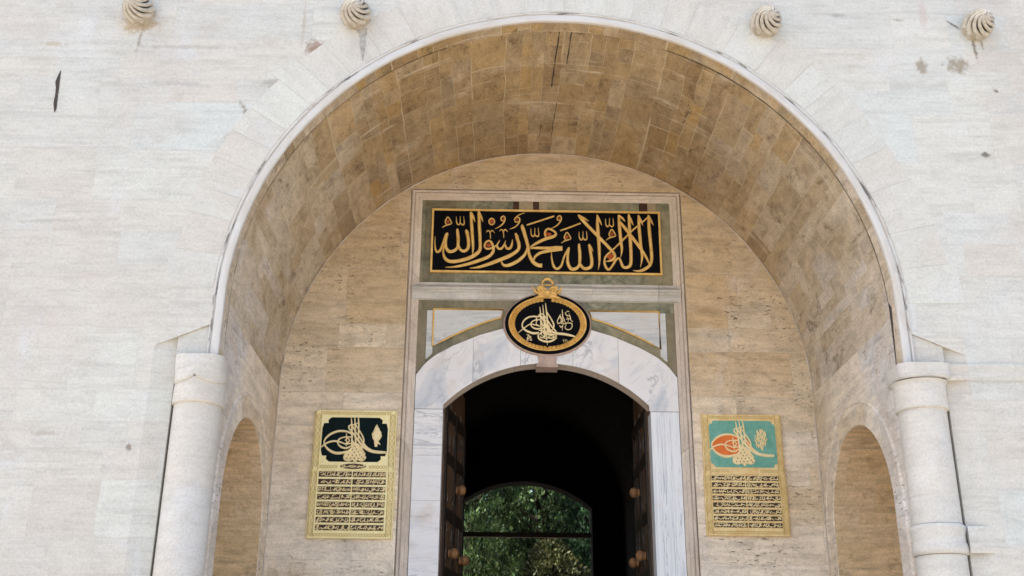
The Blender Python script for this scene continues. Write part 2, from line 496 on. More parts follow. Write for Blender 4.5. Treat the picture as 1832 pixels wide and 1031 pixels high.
M_rust = plain('rusty_knob', (.17, .075, .03), (.36, .19, .075), 14, .65, .1)
M_steel = plain('worn_nail_steel', (.08, .07, .06), (.18, .16, .14), 20, .5, .5)
M_unlit = plain('unlit_passage_masonry', (.004, .0034, .003), (.011, .009, .008), 3, .95, spec=.05)  # near-black colour paints in the darkness of the unlit passage
M_stain = plain('drip_stain_dirt', (.24, .225, .20), (.44, .42, .38), 12, .95)
M_mort = plain('pale_mortar', (.52, .45, .36), (.66, .60, .52), 9, .9)
M_dark = plain('crack_and_painted_shade', (.035, .03, .025), (.09, .075, .06), 30, .95)  # for the cracks, and as painted shade at arch ring and boss cores
m = N('paving_stone', .8)
q_ = m.sep(m.pos())
rb_, db_, _, _ = m.ashlar(q_[0], q_[1], .9, .6, .6, 5.0)
c_ = m.ramp(m.sep(rb_)[0], [(0, (.46, .40, .33)), (.5, (.54, .47, .39)), (1, (.49, .44, .37))])
c_ = m.mix(m.ma('SUBTRACT', 1.0, m.step(db_, .005, .015)), c_, (.12, .10, .08))
m.col(c_)
m.bump(m.noise(m.pos(), 12, 5), .3, .01)
M_pave = m.m
m = N('bark', .9)
q_ = m.sep(m.pos())
f_ = m.noise(m.comb(m.ma('MULTIPLY', q_[0], 5), m.ma('MULTIPLY', q_[1], 5), q_[2]), 4, 6, .7)
m.col(m.ramp(f_, [(.3, (.03, .022, .015)), (.7, (.10, .075, .05))]))
m.bump(f_, .8, .03)
M_bark = m.m


def leafmat(name, cs):
    m = N(name, .55, 0, .3)
    cl = m.ramp(m.noise(m.n('NewGeometry').outputs['Position'], 1.7, 3, .6), [(.36, .26), (.5, 1.0), (.64, 2.0)])
    m.col(m.mix(1.0, m.ramp(m.n('NewGeometry').outputs['Random Per Island'], cs), cl, 'MULTIPLY'))
    return m.m


M_leafs = [leafmat('juniper_foliage', [(0, (.03, .06, .018)), (.5, (.10, .17, .055)), (1, (.20, .29, .11))]),
           leafmat('cypress_foliage', [(0, (.02, .055, .025)), (.5, (.07, .16, .07)), (1, (.15, .26, .12))]),
           leafmat('olive_foliage', [(0, (.05, .06, .02)), (.5, (.13, .15, .06)), (1, (.26, .25, .12))])]
M_yleaf = plain('yellow_leaf', (.55, .30, .05), (.7, .45, .10), 10, .6)

# ------------------------------------------------------------------ dimensions of the gate (metres; x across, y into the gate, z up)
ZC, R = 6.30, 4.20         # arch centre height, radius
RV = 4.235                 # vault behind the front ring
YR, YB = .24, 3.90         # depth of front ring, of the back wall
HW, ZT = 11.0, 13.0        # half width and top of the built facade

ground = MB().add([(-300, -300, 0), (300, -300, 0), (300, 300, 0), (-300, 300, 0)], [(0, 1, 2, 3)]).build('ground', M_pave)
tag(ground, 'pale stone paving in front of the gate', 'ground', kind='structure')

gate = thing('palace_gate', 'monumental pale limestone gate with deep round arched recess and open doorway', 'gate')

# ---- facade wall
def zrec(x):               # sloping head of the recess beside the arch
    t = (abs(x) - 4.34) / (4.99 - 4.34)
    return 5.99 - .28 * t


mb = MB()
def facade_cols(xs, zb):
    for x0, x1 in zip(xs[:-1], xs[1:]):
        mb.add([(x0, 0, zb(x0)), (x1, 0, zb(x1)), (x1, 0, ZT), (x0, 0, ZT)], [(0, 1, 2, 3)])
RF = 4.34
facade_cols(lin(-RF, RF, 160), lambda x: ZC + sqrt(max(0, RF * RF - x * x)))
for s_ in (-1, 1):
    xs = sorted([s_ * RF, s_ * 4.99])
    facade_cols(xs, zrec)
    facade_cols(sorted([s_ * 4.99, s_ * HW]), lambda x: 0)
    # soffit of the recess, splayed cheek and back
    mb.add([(s_ * 4.2, 0, zrec(4.2)), (s_ * 4.99, 0, zrec(4.99)), (s_ * 4.99, .30, zrec(4.99)), (s_ * 4.2, .30, zrec(4.2))], [(0, 1, 2, 3)])
    mb.add([(s_ * 4.99, 0, 0), (s_ * 4.721, .085, 0), (s_ * 4.721, .085, zrec(4.721)), (s_ * 4.99, 0, zrec(4.99))], [(0, 1, 2, 3)],
           [(s_ * 4.99, 0), (s_ * 4.6, 0), (s_ * 4.6, 5.8), (s_ * 4.99, 5.7)])
    mb.add([(s_ * 4.721, .19, 0), (s_ * 4.2345, .19, 0), (s_ * 4.2345, .19, 6.03), (s_ * 4.721, .19, zrec(4.721))], [(0, 1, 2, 3)])
    mb.add([(s_ * 4.721, .085, 0), (s_ * 4.721, .19, 0), (s_ * 4.721, .19, zrec(4.721)), (s_ * 4.721, .085, zrec(4.721))], [(0, 1, 2, 3)])
    # impost block that carries the archivolt above the column
    x0, x1 = 4.205, 4.719
    po = [(s_ * x0, 5.585), (s_ * x1, 5.585), (s_ * x1, zrec(x1) - .002), (s_ * x0, zrec(x0) - .002)]
    mb.prism(po, .028, .188)
mb.box(-HW, -HW + .02, .01, 18, 0, ZT)
mb.box(HW - .02, HW, .01, 18, 0, ZT)
mb.build('facade_wall', M_face, gate)

mb = MB()                  # flat roof over the gate block
mb.box(-HW - .1, HW + .1, -.05, 18.8, ZT + .003, ZT + .4)
mb.build('roof', M_col, gate)

# ---- archivolt: raised roll round the arch
prof = [(4.20, .03), (4.20, -.004), (4.202, -.012), (4.208, -.017), (4.235, -.019), (4.285, -.019), (4.296, -.013), (4.303, .008), (4.316, .008), (4.320, -.010), (4.330, -.014), (4.345, -.010), (4.352, .01)]
cum = [0]
for p0, p1 in zip(prof[:-1], prof[1:]):
    cum.append(cum[-1] + hypot(p1[0] - p0[0], p1[1] - p0[1]))
path = []
for i in range(5):
    path.append((None, 5.60 + (ZC - 5.60) * i / 5))
for i in range(145):
    path.append((i / 144 * pi, None))
for i in range(1, 6):
    path.append((None, -(ZC - (ZC - 5.60) * i / 5)))


def arcpt(k, r):
    t, z = path[k]
    if t is None:
        return (r if z > 0 else -r, abs(z))
    return (r * cos(t), ZC + r * sin(t))


def arclen(k):
    t, z = path[k]
    if t is None:
        return z - ZC if z > 0 else R * pi + (ZC + z)
    return R * t


rng = random.Random(3)
wob = [rng.uniform(-.5, .5) for _ in path]
wob = [sum(wob[max(0, i - 2):i + 3]) / 5 for i in range(len(path))]
mb = MB()
def lipfn(k, j):
    r, y = prof[j]
    r += wob[k] * .022 if j < 4 else wob[k] * .008
    x, z = arcpt(k, r)
    return (x, y, z)
mb.surf(lipfn, range(len(path)), range(len(prof)), lambda k, j: (arclen(k), cum[j] - cum[1]), True)
mb.build('archivolt', M_lip, gate)
mb = MB()
sy = lin(.029, YR, 4)
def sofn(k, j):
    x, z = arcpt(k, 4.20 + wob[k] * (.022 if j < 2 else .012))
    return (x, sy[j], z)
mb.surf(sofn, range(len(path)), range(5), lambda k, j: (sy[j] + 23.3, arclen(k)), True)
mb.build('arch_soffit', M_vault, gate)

# ---- ring of voussoirs on the face
rng = random.Random(11)
mb = MB()
t = .02
cuts = [t]
while t < pi - .1:
    t += rng.uniform(.075, .145)
    cuts.append(min(t, pi - .02))
for i in range(len(cuts) - 1):
    a0, a1 = cuts[i] + .0004, cuts[i + 1] - .0004
    ro = 4.36 + (rng.uniform(.56, .62) if i % 7 else rng.uniform(.62, .72))
    y0 = -.003 - rng.uniform(0, .002)
    k = 5
    inner = [(4.362 * cos(a_), ZC + 4.362 * sin(a_)) for a_ in lin(a0, a1, k)]
    outer = [(ro * cos(a_), ZC + ro * sin(a_)) for a_ in lin(a1, a0, k)]
    n0 = len(mb.v)
    mb.bevel_poly(inner + outer, y0, .03, .0012)
    off = (rng.uniform(0, 50), rng.uniform(0, 50))
    am = (a0 + a1) / 2
    for q in range(n0, len(mb.v)):
        x, y, z = mb.v[q]
        rr = hypot(x, z - ZC)
        mb.uv[q] = (rr + off[0], (atan2(z - ZC, x) - am) * 4.6 + off[1])
mb.build('voussoir_ring', M_vous, gate)

# ---- barrel vault
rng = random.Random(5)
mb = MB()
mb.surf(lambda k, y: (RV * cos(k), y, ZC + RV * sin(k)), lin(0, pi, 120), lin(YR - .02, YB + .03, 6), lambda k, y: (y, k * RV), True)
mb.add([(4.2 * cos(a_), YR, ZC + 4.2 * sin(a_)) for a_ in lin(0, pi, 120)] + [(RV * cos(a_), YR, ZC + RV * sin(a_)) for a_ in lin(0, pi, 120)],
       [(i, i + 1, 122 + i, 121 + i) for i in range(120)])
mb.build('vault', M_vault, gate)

# ---- side walls with arched niches
NY, NH, NS, ND = 2.20, 1.28, 4.05, .95
def ntop(y, r=NH):
    return NS + sqrt(max(0, r * r - (y - NY) ** 2))
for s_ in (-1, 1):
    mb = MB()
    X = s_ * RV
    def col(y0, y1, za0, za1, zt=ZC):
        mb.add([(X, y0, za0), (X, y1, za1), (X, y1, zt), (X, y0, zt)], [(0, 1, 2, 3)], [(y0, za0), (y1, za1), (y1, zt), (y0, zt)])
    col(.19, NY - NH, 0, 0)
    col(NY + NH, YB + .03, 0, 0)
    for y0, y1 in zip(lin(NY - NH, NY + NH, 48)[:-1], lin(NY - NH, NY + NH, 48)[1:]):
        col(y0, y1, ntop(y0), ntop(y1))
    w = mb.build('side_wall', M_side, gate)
    # niche: jambs, soffit and back
    mb = MB()
    outl = [(NY - NH, 0), (NY - NH, NS)] + [(NY - NH * cos(a_), NS + NH * sin(a_)) for a_ in lin(0, pi, 40)[1:-1]] + [(NY + NH, NS), (NY + NH, 0)]
    L = 0
    for (y0, z0), (y1, z1) in zip(outl[:-1], outl[1:]):
        d = hypot(y1 - y0, z1 - z0)
        mb.add([(X, y0, z0), (X, y1, z1), (X + s_ * ND, y1, z1), (X + s_ * ND, y0, z0)], [(0, 1, 2, 3)],
               [(0, L), (0, L + d), (ND, L + d), (ND, L)])
        L += d
    mb.add([(X + s_ * ND, y, z) for y, z in outl], [tuple(range(len(outl)))], outl)
    nb = mb.build('niche', M_niche, w)
    # flat moulded border round the niche, 15 mm proud
    mb = MB()
    r0, r1, pr = NH, 1.60, .016
    pth = [(-1, 0)] + [(-1, NS)] + [(a_, None) for a_ in lin(0, pi, 48)] + [(1, NS), (1, 0)]
    def bp(q, r):
        a_, z = q
        if z is None:
            return (NY - r * cos(a_), NS + r * sin(a_))
        return (NY + a_ * r, z)
    pf = [(r0, 0), (r0 + .008, -pr), (r1 - .03, -pr), (r1 - .018, .0), (r1 - .012, -.004), (r1, -.02), (r1 + .025, 0)]
    def bfn(k, j):
        y, z = bp(pth[k], pf[j][0])
        return (X + s_ * pf[j][1], min(y, YB - .004), z)
    mb.surf(bfn, range(len(pth)), range(len(pf)), lambda k, j: (bp(pth[k], pf[j][0])), False)
    mb.build('niche_border', M_side, w)

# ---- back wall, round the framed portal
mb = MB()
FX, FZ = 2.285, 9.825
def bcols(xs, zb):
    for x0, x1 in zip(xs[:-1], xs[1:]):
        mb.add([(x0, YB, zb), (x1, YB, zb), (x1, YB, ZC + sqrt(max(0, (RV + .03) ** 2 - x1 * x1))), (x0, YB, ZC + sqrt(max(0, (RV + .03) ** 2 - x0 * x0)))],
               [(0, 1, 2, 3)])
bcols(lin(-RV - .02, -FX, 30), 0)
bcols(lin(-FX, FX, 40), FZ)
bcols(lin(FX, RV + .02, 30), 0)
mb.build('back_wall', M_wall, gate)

# ---- moulded frame round the portal
fp = [(2.285, 0), (2.283, .05), (2.262, .055), (2.260, -.008), (2.243, -.012), (2.224, -.002), (2.222, .03), (2.205, .032), (2.203, .008), (2.150, .012), (2.148, .028), (2.092, .032), (2.09, .07)]
mb = MB()
def frame_run(fn_of):
    pass
pl = []
for (o_, y) in fp:
    pl.append((o_, y, FZ - (2.285 - o_)))
cumf = [0]
for p0, p1 in zip(fp[:-1], fp[1:]):
    cumf.append(cumf[-1] + hypot(p1[0] - p0[0], p1[1] - p0[1]))
def ffn(k, j):
    o_, y, zt = pl[j]
    return {0: (-o_, YB + y, 0), 1: (-o_, YB + y, zt), 2: (o_, YB + y, zt), 3: (o_, YB + y, 0)}[k]
def fuv(k, j):
    return {0: (0, cumf[j]), 1: (9.8, cumf[j]), 2: (14.4, cumf[j]), 3: (24.2, cumf[j])}[k]
for k in range(3):
    mb.surf(ffn, [k, k + 1], range(len(fp)), fuv, False)
mb.build('frame_moulding', M_mould, gate)

# ---- everything inside the frame
YF = YB + .062             # bed of the inner field
mb = MB()
mb.add([(-2.1, YF, 5.9), (2.1, YF, 5.9), (2.1, YF, 9.75), (-2.1, YF, 9.75)], [(0, 1, 2, 3)])
# cut by the doorway below: the arch spandrel of the bed is hidden by the lintel
mb = MB()
def zin(x):                # intrados of the door arch
    return 6.76 - 2.26 + sqrt(2.26 ** 2 - x * x) if abs(x) < 1.636 else 6.06
outp = [(0, 7.43), (.36, 7.405), (.72, 7.335), (1.08, 7.225), (1.52, 7.03), (1.78, 6.88), (1.95, 6.73), (2.075, 6.55)]
def zout(x):
    x = abs(x)
    for (x0, z0), (x1, z1) in zip(outp[:-1], outp[1:]):
        if x <= x1:
            return z0 + (z1 - z0) * (x - x0) / (x1 - x0)
    return 6.55
# green breccia border round the inscription, in slabs
BY = YB + .045
for x0, x1, z0, z1 in ((-2.09, -1.10, 9.465, 9.64), (-1.098, -.56, 9.465, 9.64), (.02, .98, 9.465, 9.64), (.982, 1.58, 9.465, 9.64), (1.86, 2.09, 9.465, 9.64),
                       (-2.09, -1.925, 8.13, 9.463), (1.927, 2.09, 8.13, 9.463), (-1.923, -.3, 8.13, 8.302), (-.298, 1.0, 8.13, 8.302), (1.002, 1.925, 8.13, 8.302)):
    mb.box(x0, x1, BY + random.uniform(-.002, .002), YF + .05, z0, z1)
mb.box(-2.09, 2.09, YB + .05, YF + .05, 7.655, 7.82)
mb.build('stone_border', M_verde, gate)
for x0, x1 in ((-.558, -.46), (-.22, -.12), (1.6, 1.72)):
    MB().box(x0, x1, BY, YF + .05, 9.465, 9.64).build('porphyry_inlay', M_porph, gate)
for x0, x1 in ((-.458, -.222), (-.118, .018), (1.722, 1.858)):
    MB().box(x0, x1, BY, YF + .05, 9.465, 9.64).build('marble_inlay', M_tanm, gate)

# cornice of moulded marble
cp = [(.05, 8.13), (.012, 8.125), (.010, 8.085), (.03, 8.075), (.022, 8.06), (-.03, 8.045), (-.055, 8.02), (-.058, 7.985), (-.03, 7.975), (-.035, 7.945), (-.012, 7.93), (.0, 7.905), (.004, 7.84), (.05, 7.822)]
cum2 = [0]
for p0, p1 in zip(cp[:-1], cp[1:]):
    cum2.append(cum2[-1] + hypot(p1[0] - p0[0], p1[1] - p0[1]))
mb = MB()
mb.surf(lambda x, j: (x, YB + cp[j][0], cp[j][1]), lin(-2.205, 2.205, 12), range(len(cp)), lambda x, j: (x, cum2[j]), False)
for s_ in (-1, 1):
    mb.add([(s_ * 2.205, YB + y, z) for y, z in cp], [tuple(range(len(cp)))])
mb.build('cornice', M_corn, gate)

# olive pilaster strips and green arch band behind the spandrels
SY = YB + .052
for s_ in (-1, 1):
    MB().box(*sorted((s_ * 2.09, s_ * 1.952)), SY, YF + .05, 6.6, 7.653).build('side_strip', M_olive, gate)
mb = MB()
for x0, x1 in zip(lin(-1.95, 1.95, 60)[:-1], lin(-1.95, 1.95, 60)[1:]):
    mb.add([(x0, YF, zout(x0) - .06), (x1, YF, zout(x1) - .06), (x1, YF, 7.654), (x0, YF, 7.654)], [(0, 1, 2, 3)])
mb.build('arch_band', M_verde, gate)
for s_ in (-1, 1):
    mb = MB()
    cr = [(.742, 7.535), (.98, 7.46), (1.25, 7.345), (1.5, 7.225), (1.68, 7.125), (1.838, 7.03)]
    poly = [(1.838, 7.672), (.70, 7.672)] + cr
    # white margin outside the gilding
    mb.prism([(s_ * x, z) for x, z in ([(1.838, 7.65), (1.838, 6.92), (1.90, 6.85), (1.945, 6.82), (1.945, 7.65)] if s_ > 0 else [(1.838, 7.65), (1.945, 7.65), (1.945, 6.82), (1.90, 6.85), (1.838, 6.92)])],
             SY + .002, YF + .03)
    mb.prism([(s_ * x, z) for x, z in poly], SY - .004, YF + .03)
    sp = mb.build('spandrel_panel', M_span, gate)
    g = MB()
    ring = [(s_ * x, SY - .010, z) for x, z in poly]
    g.tube(ring + [ring[0]], .0155, 6)
    for dx in (.016, .05):
        pass
    g.build('gilt_border', M_gold, sp)

# marble lintel arch in voussoirs
LY = YB + .02
lx = [-2.085, -1.18, -.42, .42, 1.15, 2.085]
mb = MB()
for i in range(5):
    x0, x1 = lx[i] + .002, lx[i + 1] - .002
    xs = lin(x0, x1, 16)
    topc = [(x, zout(x)) for x in xs]
    botc = [(x, max(zin(x), 5.99) if abs(x) < 1.636 else 5.99) for x in xs]
    poly = botc + topc[::-1]
    n0 = len(mb.v)
    for k in range(16):
        (a0, b0), (a1, b1) = botc[k], botc[k + 1]
        c0, c1 = topc[k], topc[k + 1]
        if abs(a0) > 1.636 > abs(a1) or abs(a0) < 1.636 < abs(a1):
            b0 = b1 = max(b0, b1) if False else min(b0, b1)
        mb.add([(a0, LY, b0), (a1, LY, b1), (*c1[:1], LY, c1[1]), (c0[0], LY, c0[1])], [(0, 1, 2, 3)])
        mb.add([(c0[0], LY, c0[1]), (c1[0], LY, c1[1]), (c1[0], YF + .05, c1[1]), (c0[0], YF + .05, c0[1])], [(0, 1, 2, 3)])
    off = random.uniform(0, 30)
    for q in range(n0, len(mb.v)):
        mb.uv[q] = (mb.uv[q][0] + off, mb.uv[q][1] + off * .3)
lint = mb.build('marble_lintel', M_mar, gate)
mb = MB()                  # soffit strip of the lintel: warm unpolished stone
xs = lin(-1.636, 1.636, 40)
mb.surf(lambda x, y: (x, y, zin(x)), xs, [LY, LY + .30], lambda x, y: (x, y), False)
mb.build('lintel_soffit', M_mould, gate)

for s_, mt in ((-1, M_marL), (1, M_marR)):
    mb = MB()
    zs = [0, 1.3, 2.6, 3.35, 4.55, 5.25, 5.985]
    if s_ > 0:
        zs = [0, 2.9, 5.985]
    for z0, z1 in zip(zs[:-1], zs[1:]):
        n0 = len(mb.v)
        mb.box(*sorted((s_ * 1.636, s_ * 2.082)), LY + random.uniform(-.002, .002), LY + .32, z0 + .002, z1 - .002)
        o_ = random.uniform(0, 20)
        for q in range(n0, len(mb.v)):
            mb.uv[q] = (mb.uv[q][0], mb.uv[q][1] + o_ * (s_ < 0))
    mb.build('door_jamb', mt, gate)

mb = MB()
mb.prism([(-.15, 6.95), (-.13, 6.72), (.145, 6.72), (.165, 6.95)], LY - .03, YF)
mb.box(-.165, .18, LY - .022, LY + .28, 6.695, 6.74)
mb.build('keystone', M_rose, gate)

# ---- dark passage behind the doors
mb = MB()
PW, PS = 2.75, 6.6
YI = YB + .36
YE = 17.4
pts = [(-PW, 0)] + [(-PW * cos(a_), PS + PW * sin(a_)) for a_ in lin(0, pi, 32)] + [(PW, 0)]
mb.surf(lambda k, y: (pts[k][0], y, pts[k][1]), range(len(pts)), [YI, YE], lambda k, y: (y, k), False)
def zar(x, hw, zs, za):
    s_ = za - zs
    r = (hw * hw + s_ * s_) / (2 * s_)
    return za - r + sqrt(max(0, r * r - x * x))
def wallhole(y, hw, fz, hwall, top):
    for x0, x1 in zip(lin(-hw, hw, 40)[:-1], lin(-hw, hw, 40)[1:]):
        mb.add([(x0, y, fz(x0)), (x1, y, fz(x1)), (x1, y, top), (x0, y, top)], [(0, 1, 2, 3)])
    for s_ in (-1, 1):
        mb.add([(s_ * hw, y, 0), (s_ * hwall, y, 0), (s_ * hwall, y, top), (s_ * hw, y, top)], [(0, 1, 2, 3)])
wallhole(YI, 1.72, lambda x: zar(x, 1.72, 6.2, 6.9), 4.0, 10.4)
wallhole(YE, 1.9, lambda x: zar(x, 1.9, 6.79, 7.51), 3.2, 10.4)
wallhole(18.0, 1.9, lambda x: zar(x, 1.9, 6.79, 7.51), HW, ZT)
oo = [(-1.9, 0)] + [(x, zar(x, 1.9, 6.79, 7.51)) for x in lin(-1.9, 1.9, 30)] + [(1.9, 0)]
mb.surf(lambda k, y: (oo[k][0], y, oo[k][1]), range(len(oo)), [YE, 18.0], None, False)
mb.build('passage', M_unlit, gate)
mb = MB().box(-1.9, 1.9, 17.75, 17.9, 6.035, 6.165)
mb.build('transom_beam', M_iron, gate)

# ---- doors, opened inwards
def leaf(hx, ang, mir):
    d = bpy.data.objects.new('door_leaf', None)
    COL.objects.link(d)
    d.parent = gate
    d.location = (hx, YB + .36, 0)
    d.rotation_euler = (0, 0, ang)
    # local: +x along the leaf away from the hinge, -y*mir... the seen face looks to y = -mir
    W, T = 1.6, .10
    def L(mb, name, mat, par):
        return mb.build(name, mat, par, loc=(0, 0, 0))
    f = -mir
    mb = MB()
    for i in range(6):
        x0, x1 = W * i / 6 + .004, W * (i + 1) / 6 - .004
        mb.box(x0, x1, -T / 2 + random.uniform(-.004, .004), T / 2 + random.uniform(-.004, .004), .05, 6.15 + .55 * sin(min(1, (x0 + .1) / W) * pi / 2))
    me = mb
    o = L(me, 'leaf_boards', M_wood, d)
    mb = MB()
    for z in (.4, 1.5, 2.55, 3.55, 4.45, 5.35, 6.05):
        mb.box(.02, W - .02, f * (T / 2), f * (T / 2 + .028), z - .09, z + .09)
    for x in (.06, .8, W - .06):
        mb.box(x - .055, x + .055, f * (T / 2 + .002), f * (T / 2 + .034), .1, 6.1)
    L(mb, 'iron_strap', M_iron, d)
    rg = random.Random(2)
    for z in lin(3.3, 6.0, 6):
        for x in (.3, .66, 1.22):
            mb = MB()
            zz = z + rg.uniform(-.12, .12)
            l = rg.uniform(.05, .16)
            tl = rg.uniform(-.05, .05)
            mb.tube([(x, f * (T / 2 + .006), zz), (x + tl, f * (T / 2 + .018), zz + l), (x + tl * 1.6, f * (T / 2 + .008), zz + 2 * l)], .011, 5)
            L(mb, 'iron_nail', M_steel, d)
    for x, z in ((.9, 4.94), (.42, 3.86), (1.3, 3.86), (.9, 2.2)):
        mb = MB()
        pr = [(0, .0), (.075, .0), (.06, .02), (.06, .035), (.075, .05), (.086, .075), (.084, .105), (.066, .138), (.035, .155), (0, .16)]
        mb.surf(lambda k, j: (x + pr[j][0] * cos(k), f * (T / 2 + .03 + pr[j][1]), z + pr[j][0] * sin(k)), lin(0, 2 * pi, 18)[:-1], range(len(pr)), None, True, True)
        L(mb, 'knob', M_rust, d)
    return d
leaf(-1.66, radians(90 - 9.5), 1)
leaf(1.66, radians(90), -1)

# ---- engaged corner columns
def colonnette(s_, right):
    root = bpy.data.objects.new('colonnette', None)
    COL.objects.link(root)
    root.parent = gate
    cx, cy = s_ * 4.43, .205
    root.location = (cx, cy, 0)
    A = lin(0, 2 * pi, 40)[:-1]
    def lathe(pr):
        mb = MB()
        mb.surf(lambda k, j: (cx + pr[j][0] * cos(k), cy + pr[j][0] * sin(k), pr[j][1]), A, range(len(pr)),
                lambda k, j: (k * .3 + s_, pr[j][1]), True, True)
        return mb
    if right:
        lathe([(.285, 0), (.285, 3.30)]).build('shaft_drum', M_col, root)
        lathe([(.285, 3.305), (.31, 3.31), (.318, 3.36), (.312, 3.42), (.30, 3.45), (.302, 3.54), (.318, 3.60), (.318, 3.63), (.29, 3.655)]).build('ring', M_col, root)
        lathe([(.285, 3.66), (.285, 5.03)]).build('shaft', M_col, root)
        pr = [(.285, 5.03), (.312, 5.035), (.315, 5.06), (.312, 5.33), (.32, 5.36), (.345, 5.385)]
        lathe(pr).build('capital', M_col, root)
    else:
        lathe([(.285, 0), (.285, 4.985)]).build('shaft', M_col, root)
        mb = lathe([(.285, 4.985), (.308, 4.988), (.312, 5.02), (.308, 5.16), (.300, 5.30)])
        # faceted upper capital, round below and square above, with a scalloped lower edge
        def sq(k, t):
            r0 = .302
            c, sn = cos(k), sin(k)
            rs = .285 / max(abs(c), abs(sn))
            rs = min(rs, .335)
            t = t * t * (3 - 2 * t)
            r = r0 + .012 + (rs - r0) * t
            return r
        def cap(k, t):
            zlow = 5.27 - .09 * abs(sin(2 * k + .0)) ** .6 + .05
            z = zlow + (5.585 - zlow) * t
            return (cx + sq(k, t) * cos(k), cy + sq(k, t) * sin(k), z)
        mb.surf(lambda k, t: (cx + .30 * cos(k), cy + .30 * sin(k), 5.32 - .09 * abs(sin(2 * k)) ** .6) if t < 0 else cap(k, t), A, [-1, 0, .15, .35, .6, .8, 1.0], lambda k, t: (k * .3, 5.3 + .3 * t), True, True)
        mb.build('capital', M_col, root)
    return root
colonnette(-1, False)
colonnette(1, True)

# string course that runs from the right capital along the wall
sp_ = [(.20, 5.385), (-.012, 5.39), (-.022, 5.42), (-.025, 5.50), (-.036, 5.56), (-.036, 5.585), (-.025, 5.598), (.0, 5.605), (.20, 5.607)]
mb = MB()
def run(pts_):
    mb.surf(lambda i, j: (pts_[i][0] + sp_[j][0] * pts_[i][2], pts_[i][1] + sp_[j][0] * pts_[i][3], sp_[j][1]), range(len(pts_)), range(len(sp_)),
            lambda i, j: (pts_[i][0], sp_[j][1]), False)
run([(HW, 0, 0, 1), (4.70, 0, 0, 1)])
mb.surf(lambda i, j: (4.70 + .30 * i, [.002, -.003, -.004, .002][j], [3.32, 3.34, 3.60, 3.63][j]), [0, 1], range(4), None, False)
mb.build('string_course', M_face, gate)
mb = MB()
ab = [(.315, 5.40), (.345, 5.405), (.352, 5.44), (.35, 5.52), (.362, 5.56), (.362, 5.582)]
def sqr(k, r):
    c, sn = abs(cos(k)), abs(sin(k))
    return min(r / max(c, sn), r * 1.22)
mb.surf(lambda k, j: (4.44 + sqr(k, ab[j][0] - .03) * cos(k), (.205) + sqr(k, ab[j][0] - .03) * sin(k), ab[j][1]), lin(0, 2 * pi, 48)[:-1], range(len(ab)), lambda k, j: (k, ab[j][1]), True, True)
mb.build('abacus', M_col, gate)

# ---- open cracks in the masonry
def crack(pts_, ws, y=-.004):
    mb = MB()
    P = []
    for (x, z), w in zip(pts_, ws):
        P += [(x - w / 2, y, z), (x + w / 2, y, z)]
    mb.add(P, [(2 * i, 2 * i + 1, 2 * i + 3, 2 * i + 2) for i in range(len(pts_) - 1)])
    return mb
mb = crack([(-6.735, 9.57), (-6.742, 9.50), (-6.75, 9.40), (-6.735, 9.30), (-6.73, 9.2), (-6.728, 9.08), (-6.715, 8.98), (-6.716, 8.93)], [.012, .035, .06, .045, .04, .05, .035, .006])
mb.build('wall_crack', M_dark, gate)
mb = crack([(-2.735, 10.33), (-2.71, 10.24), (-2.705, 10.15), (-2.70, 10.05), (-2.69, 9.93), (-2.688, 9.80)], [.17, .11, .07, .085, .04, .006], -.0095)
mb.build('drip_stain', M_stain, gate)
mb = MB()
rg = random.Random(8)
ph = []
for i in range(18):
    y = YR + .02 + i * .13
    ph.append((-.155 + i * .004 + rg.uniform(-.006, .006), y))
def vcrack(th0, ys, w):
    P = []
    for i, y in enumerate(ys):
        th = th0 + rg.uniform(-.0012, .0012) + .0006 * i
        ww = w * rg.uniform(.3, 1)
        for q in (-1, 1):
            P.append(((RV - .005) * cos(th + q * ww / RV / 2), y, ZC + (RV - .005) * sin(th + q * ww / RV / 2)))
    mb.add(P, [(2 * i, 2 * i + 1, 2 * i + 3, 2 * i + 2) for i in range(len(ys) - 1)])
vcrack(pi / 2 - .004, lin(YR + .02, 1.75, 14), .022)
vcrack(pi / 2 - .045, lin(YR + .02, 1.1, 8), .02)
vcrack(pi / 2 - .020, lin(2.2, 3.4, 12), .014)
vcrack(pi / 2 + .03, lin(2.9, 3.3, 6), .014)
mb.build('vault_crack', M_dark, gate)

rg = random.Random(12)
pts_ = [(RV - .012, YB - .006, z) for z in lin(0, ZC, 24)] + [((RV - .012) * cos(a_), YB - .006, ZC + (RV - .012) * sin(a_)) for a_ in lin(0, pi, 110)[1:-1]] + [(-RV + .012, YB - .006, z) for z in lin(ZC, 0, 24)]
MB().tube(pts_, [rg.uniform(.002, .012) for _ in pts_], 6).build('mortar_fillet', M_mort, gate)
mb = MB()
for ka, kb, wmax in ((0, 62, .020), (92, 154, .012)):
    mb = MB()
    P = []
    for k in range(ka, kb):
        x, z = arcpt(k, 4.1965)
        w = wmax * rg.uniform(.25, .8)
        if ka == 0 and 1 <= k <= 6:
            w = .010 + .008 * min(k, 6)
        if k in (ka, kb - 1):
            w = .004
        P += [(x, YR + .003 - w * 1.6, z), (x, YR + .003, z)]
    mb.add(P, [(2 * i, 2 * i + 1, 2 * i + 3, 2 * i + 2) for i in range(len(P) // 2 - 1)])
    mb.build('ring_shade_line', M_dark, gate)  # dark strip painted in as the shadow line where ring meets vault

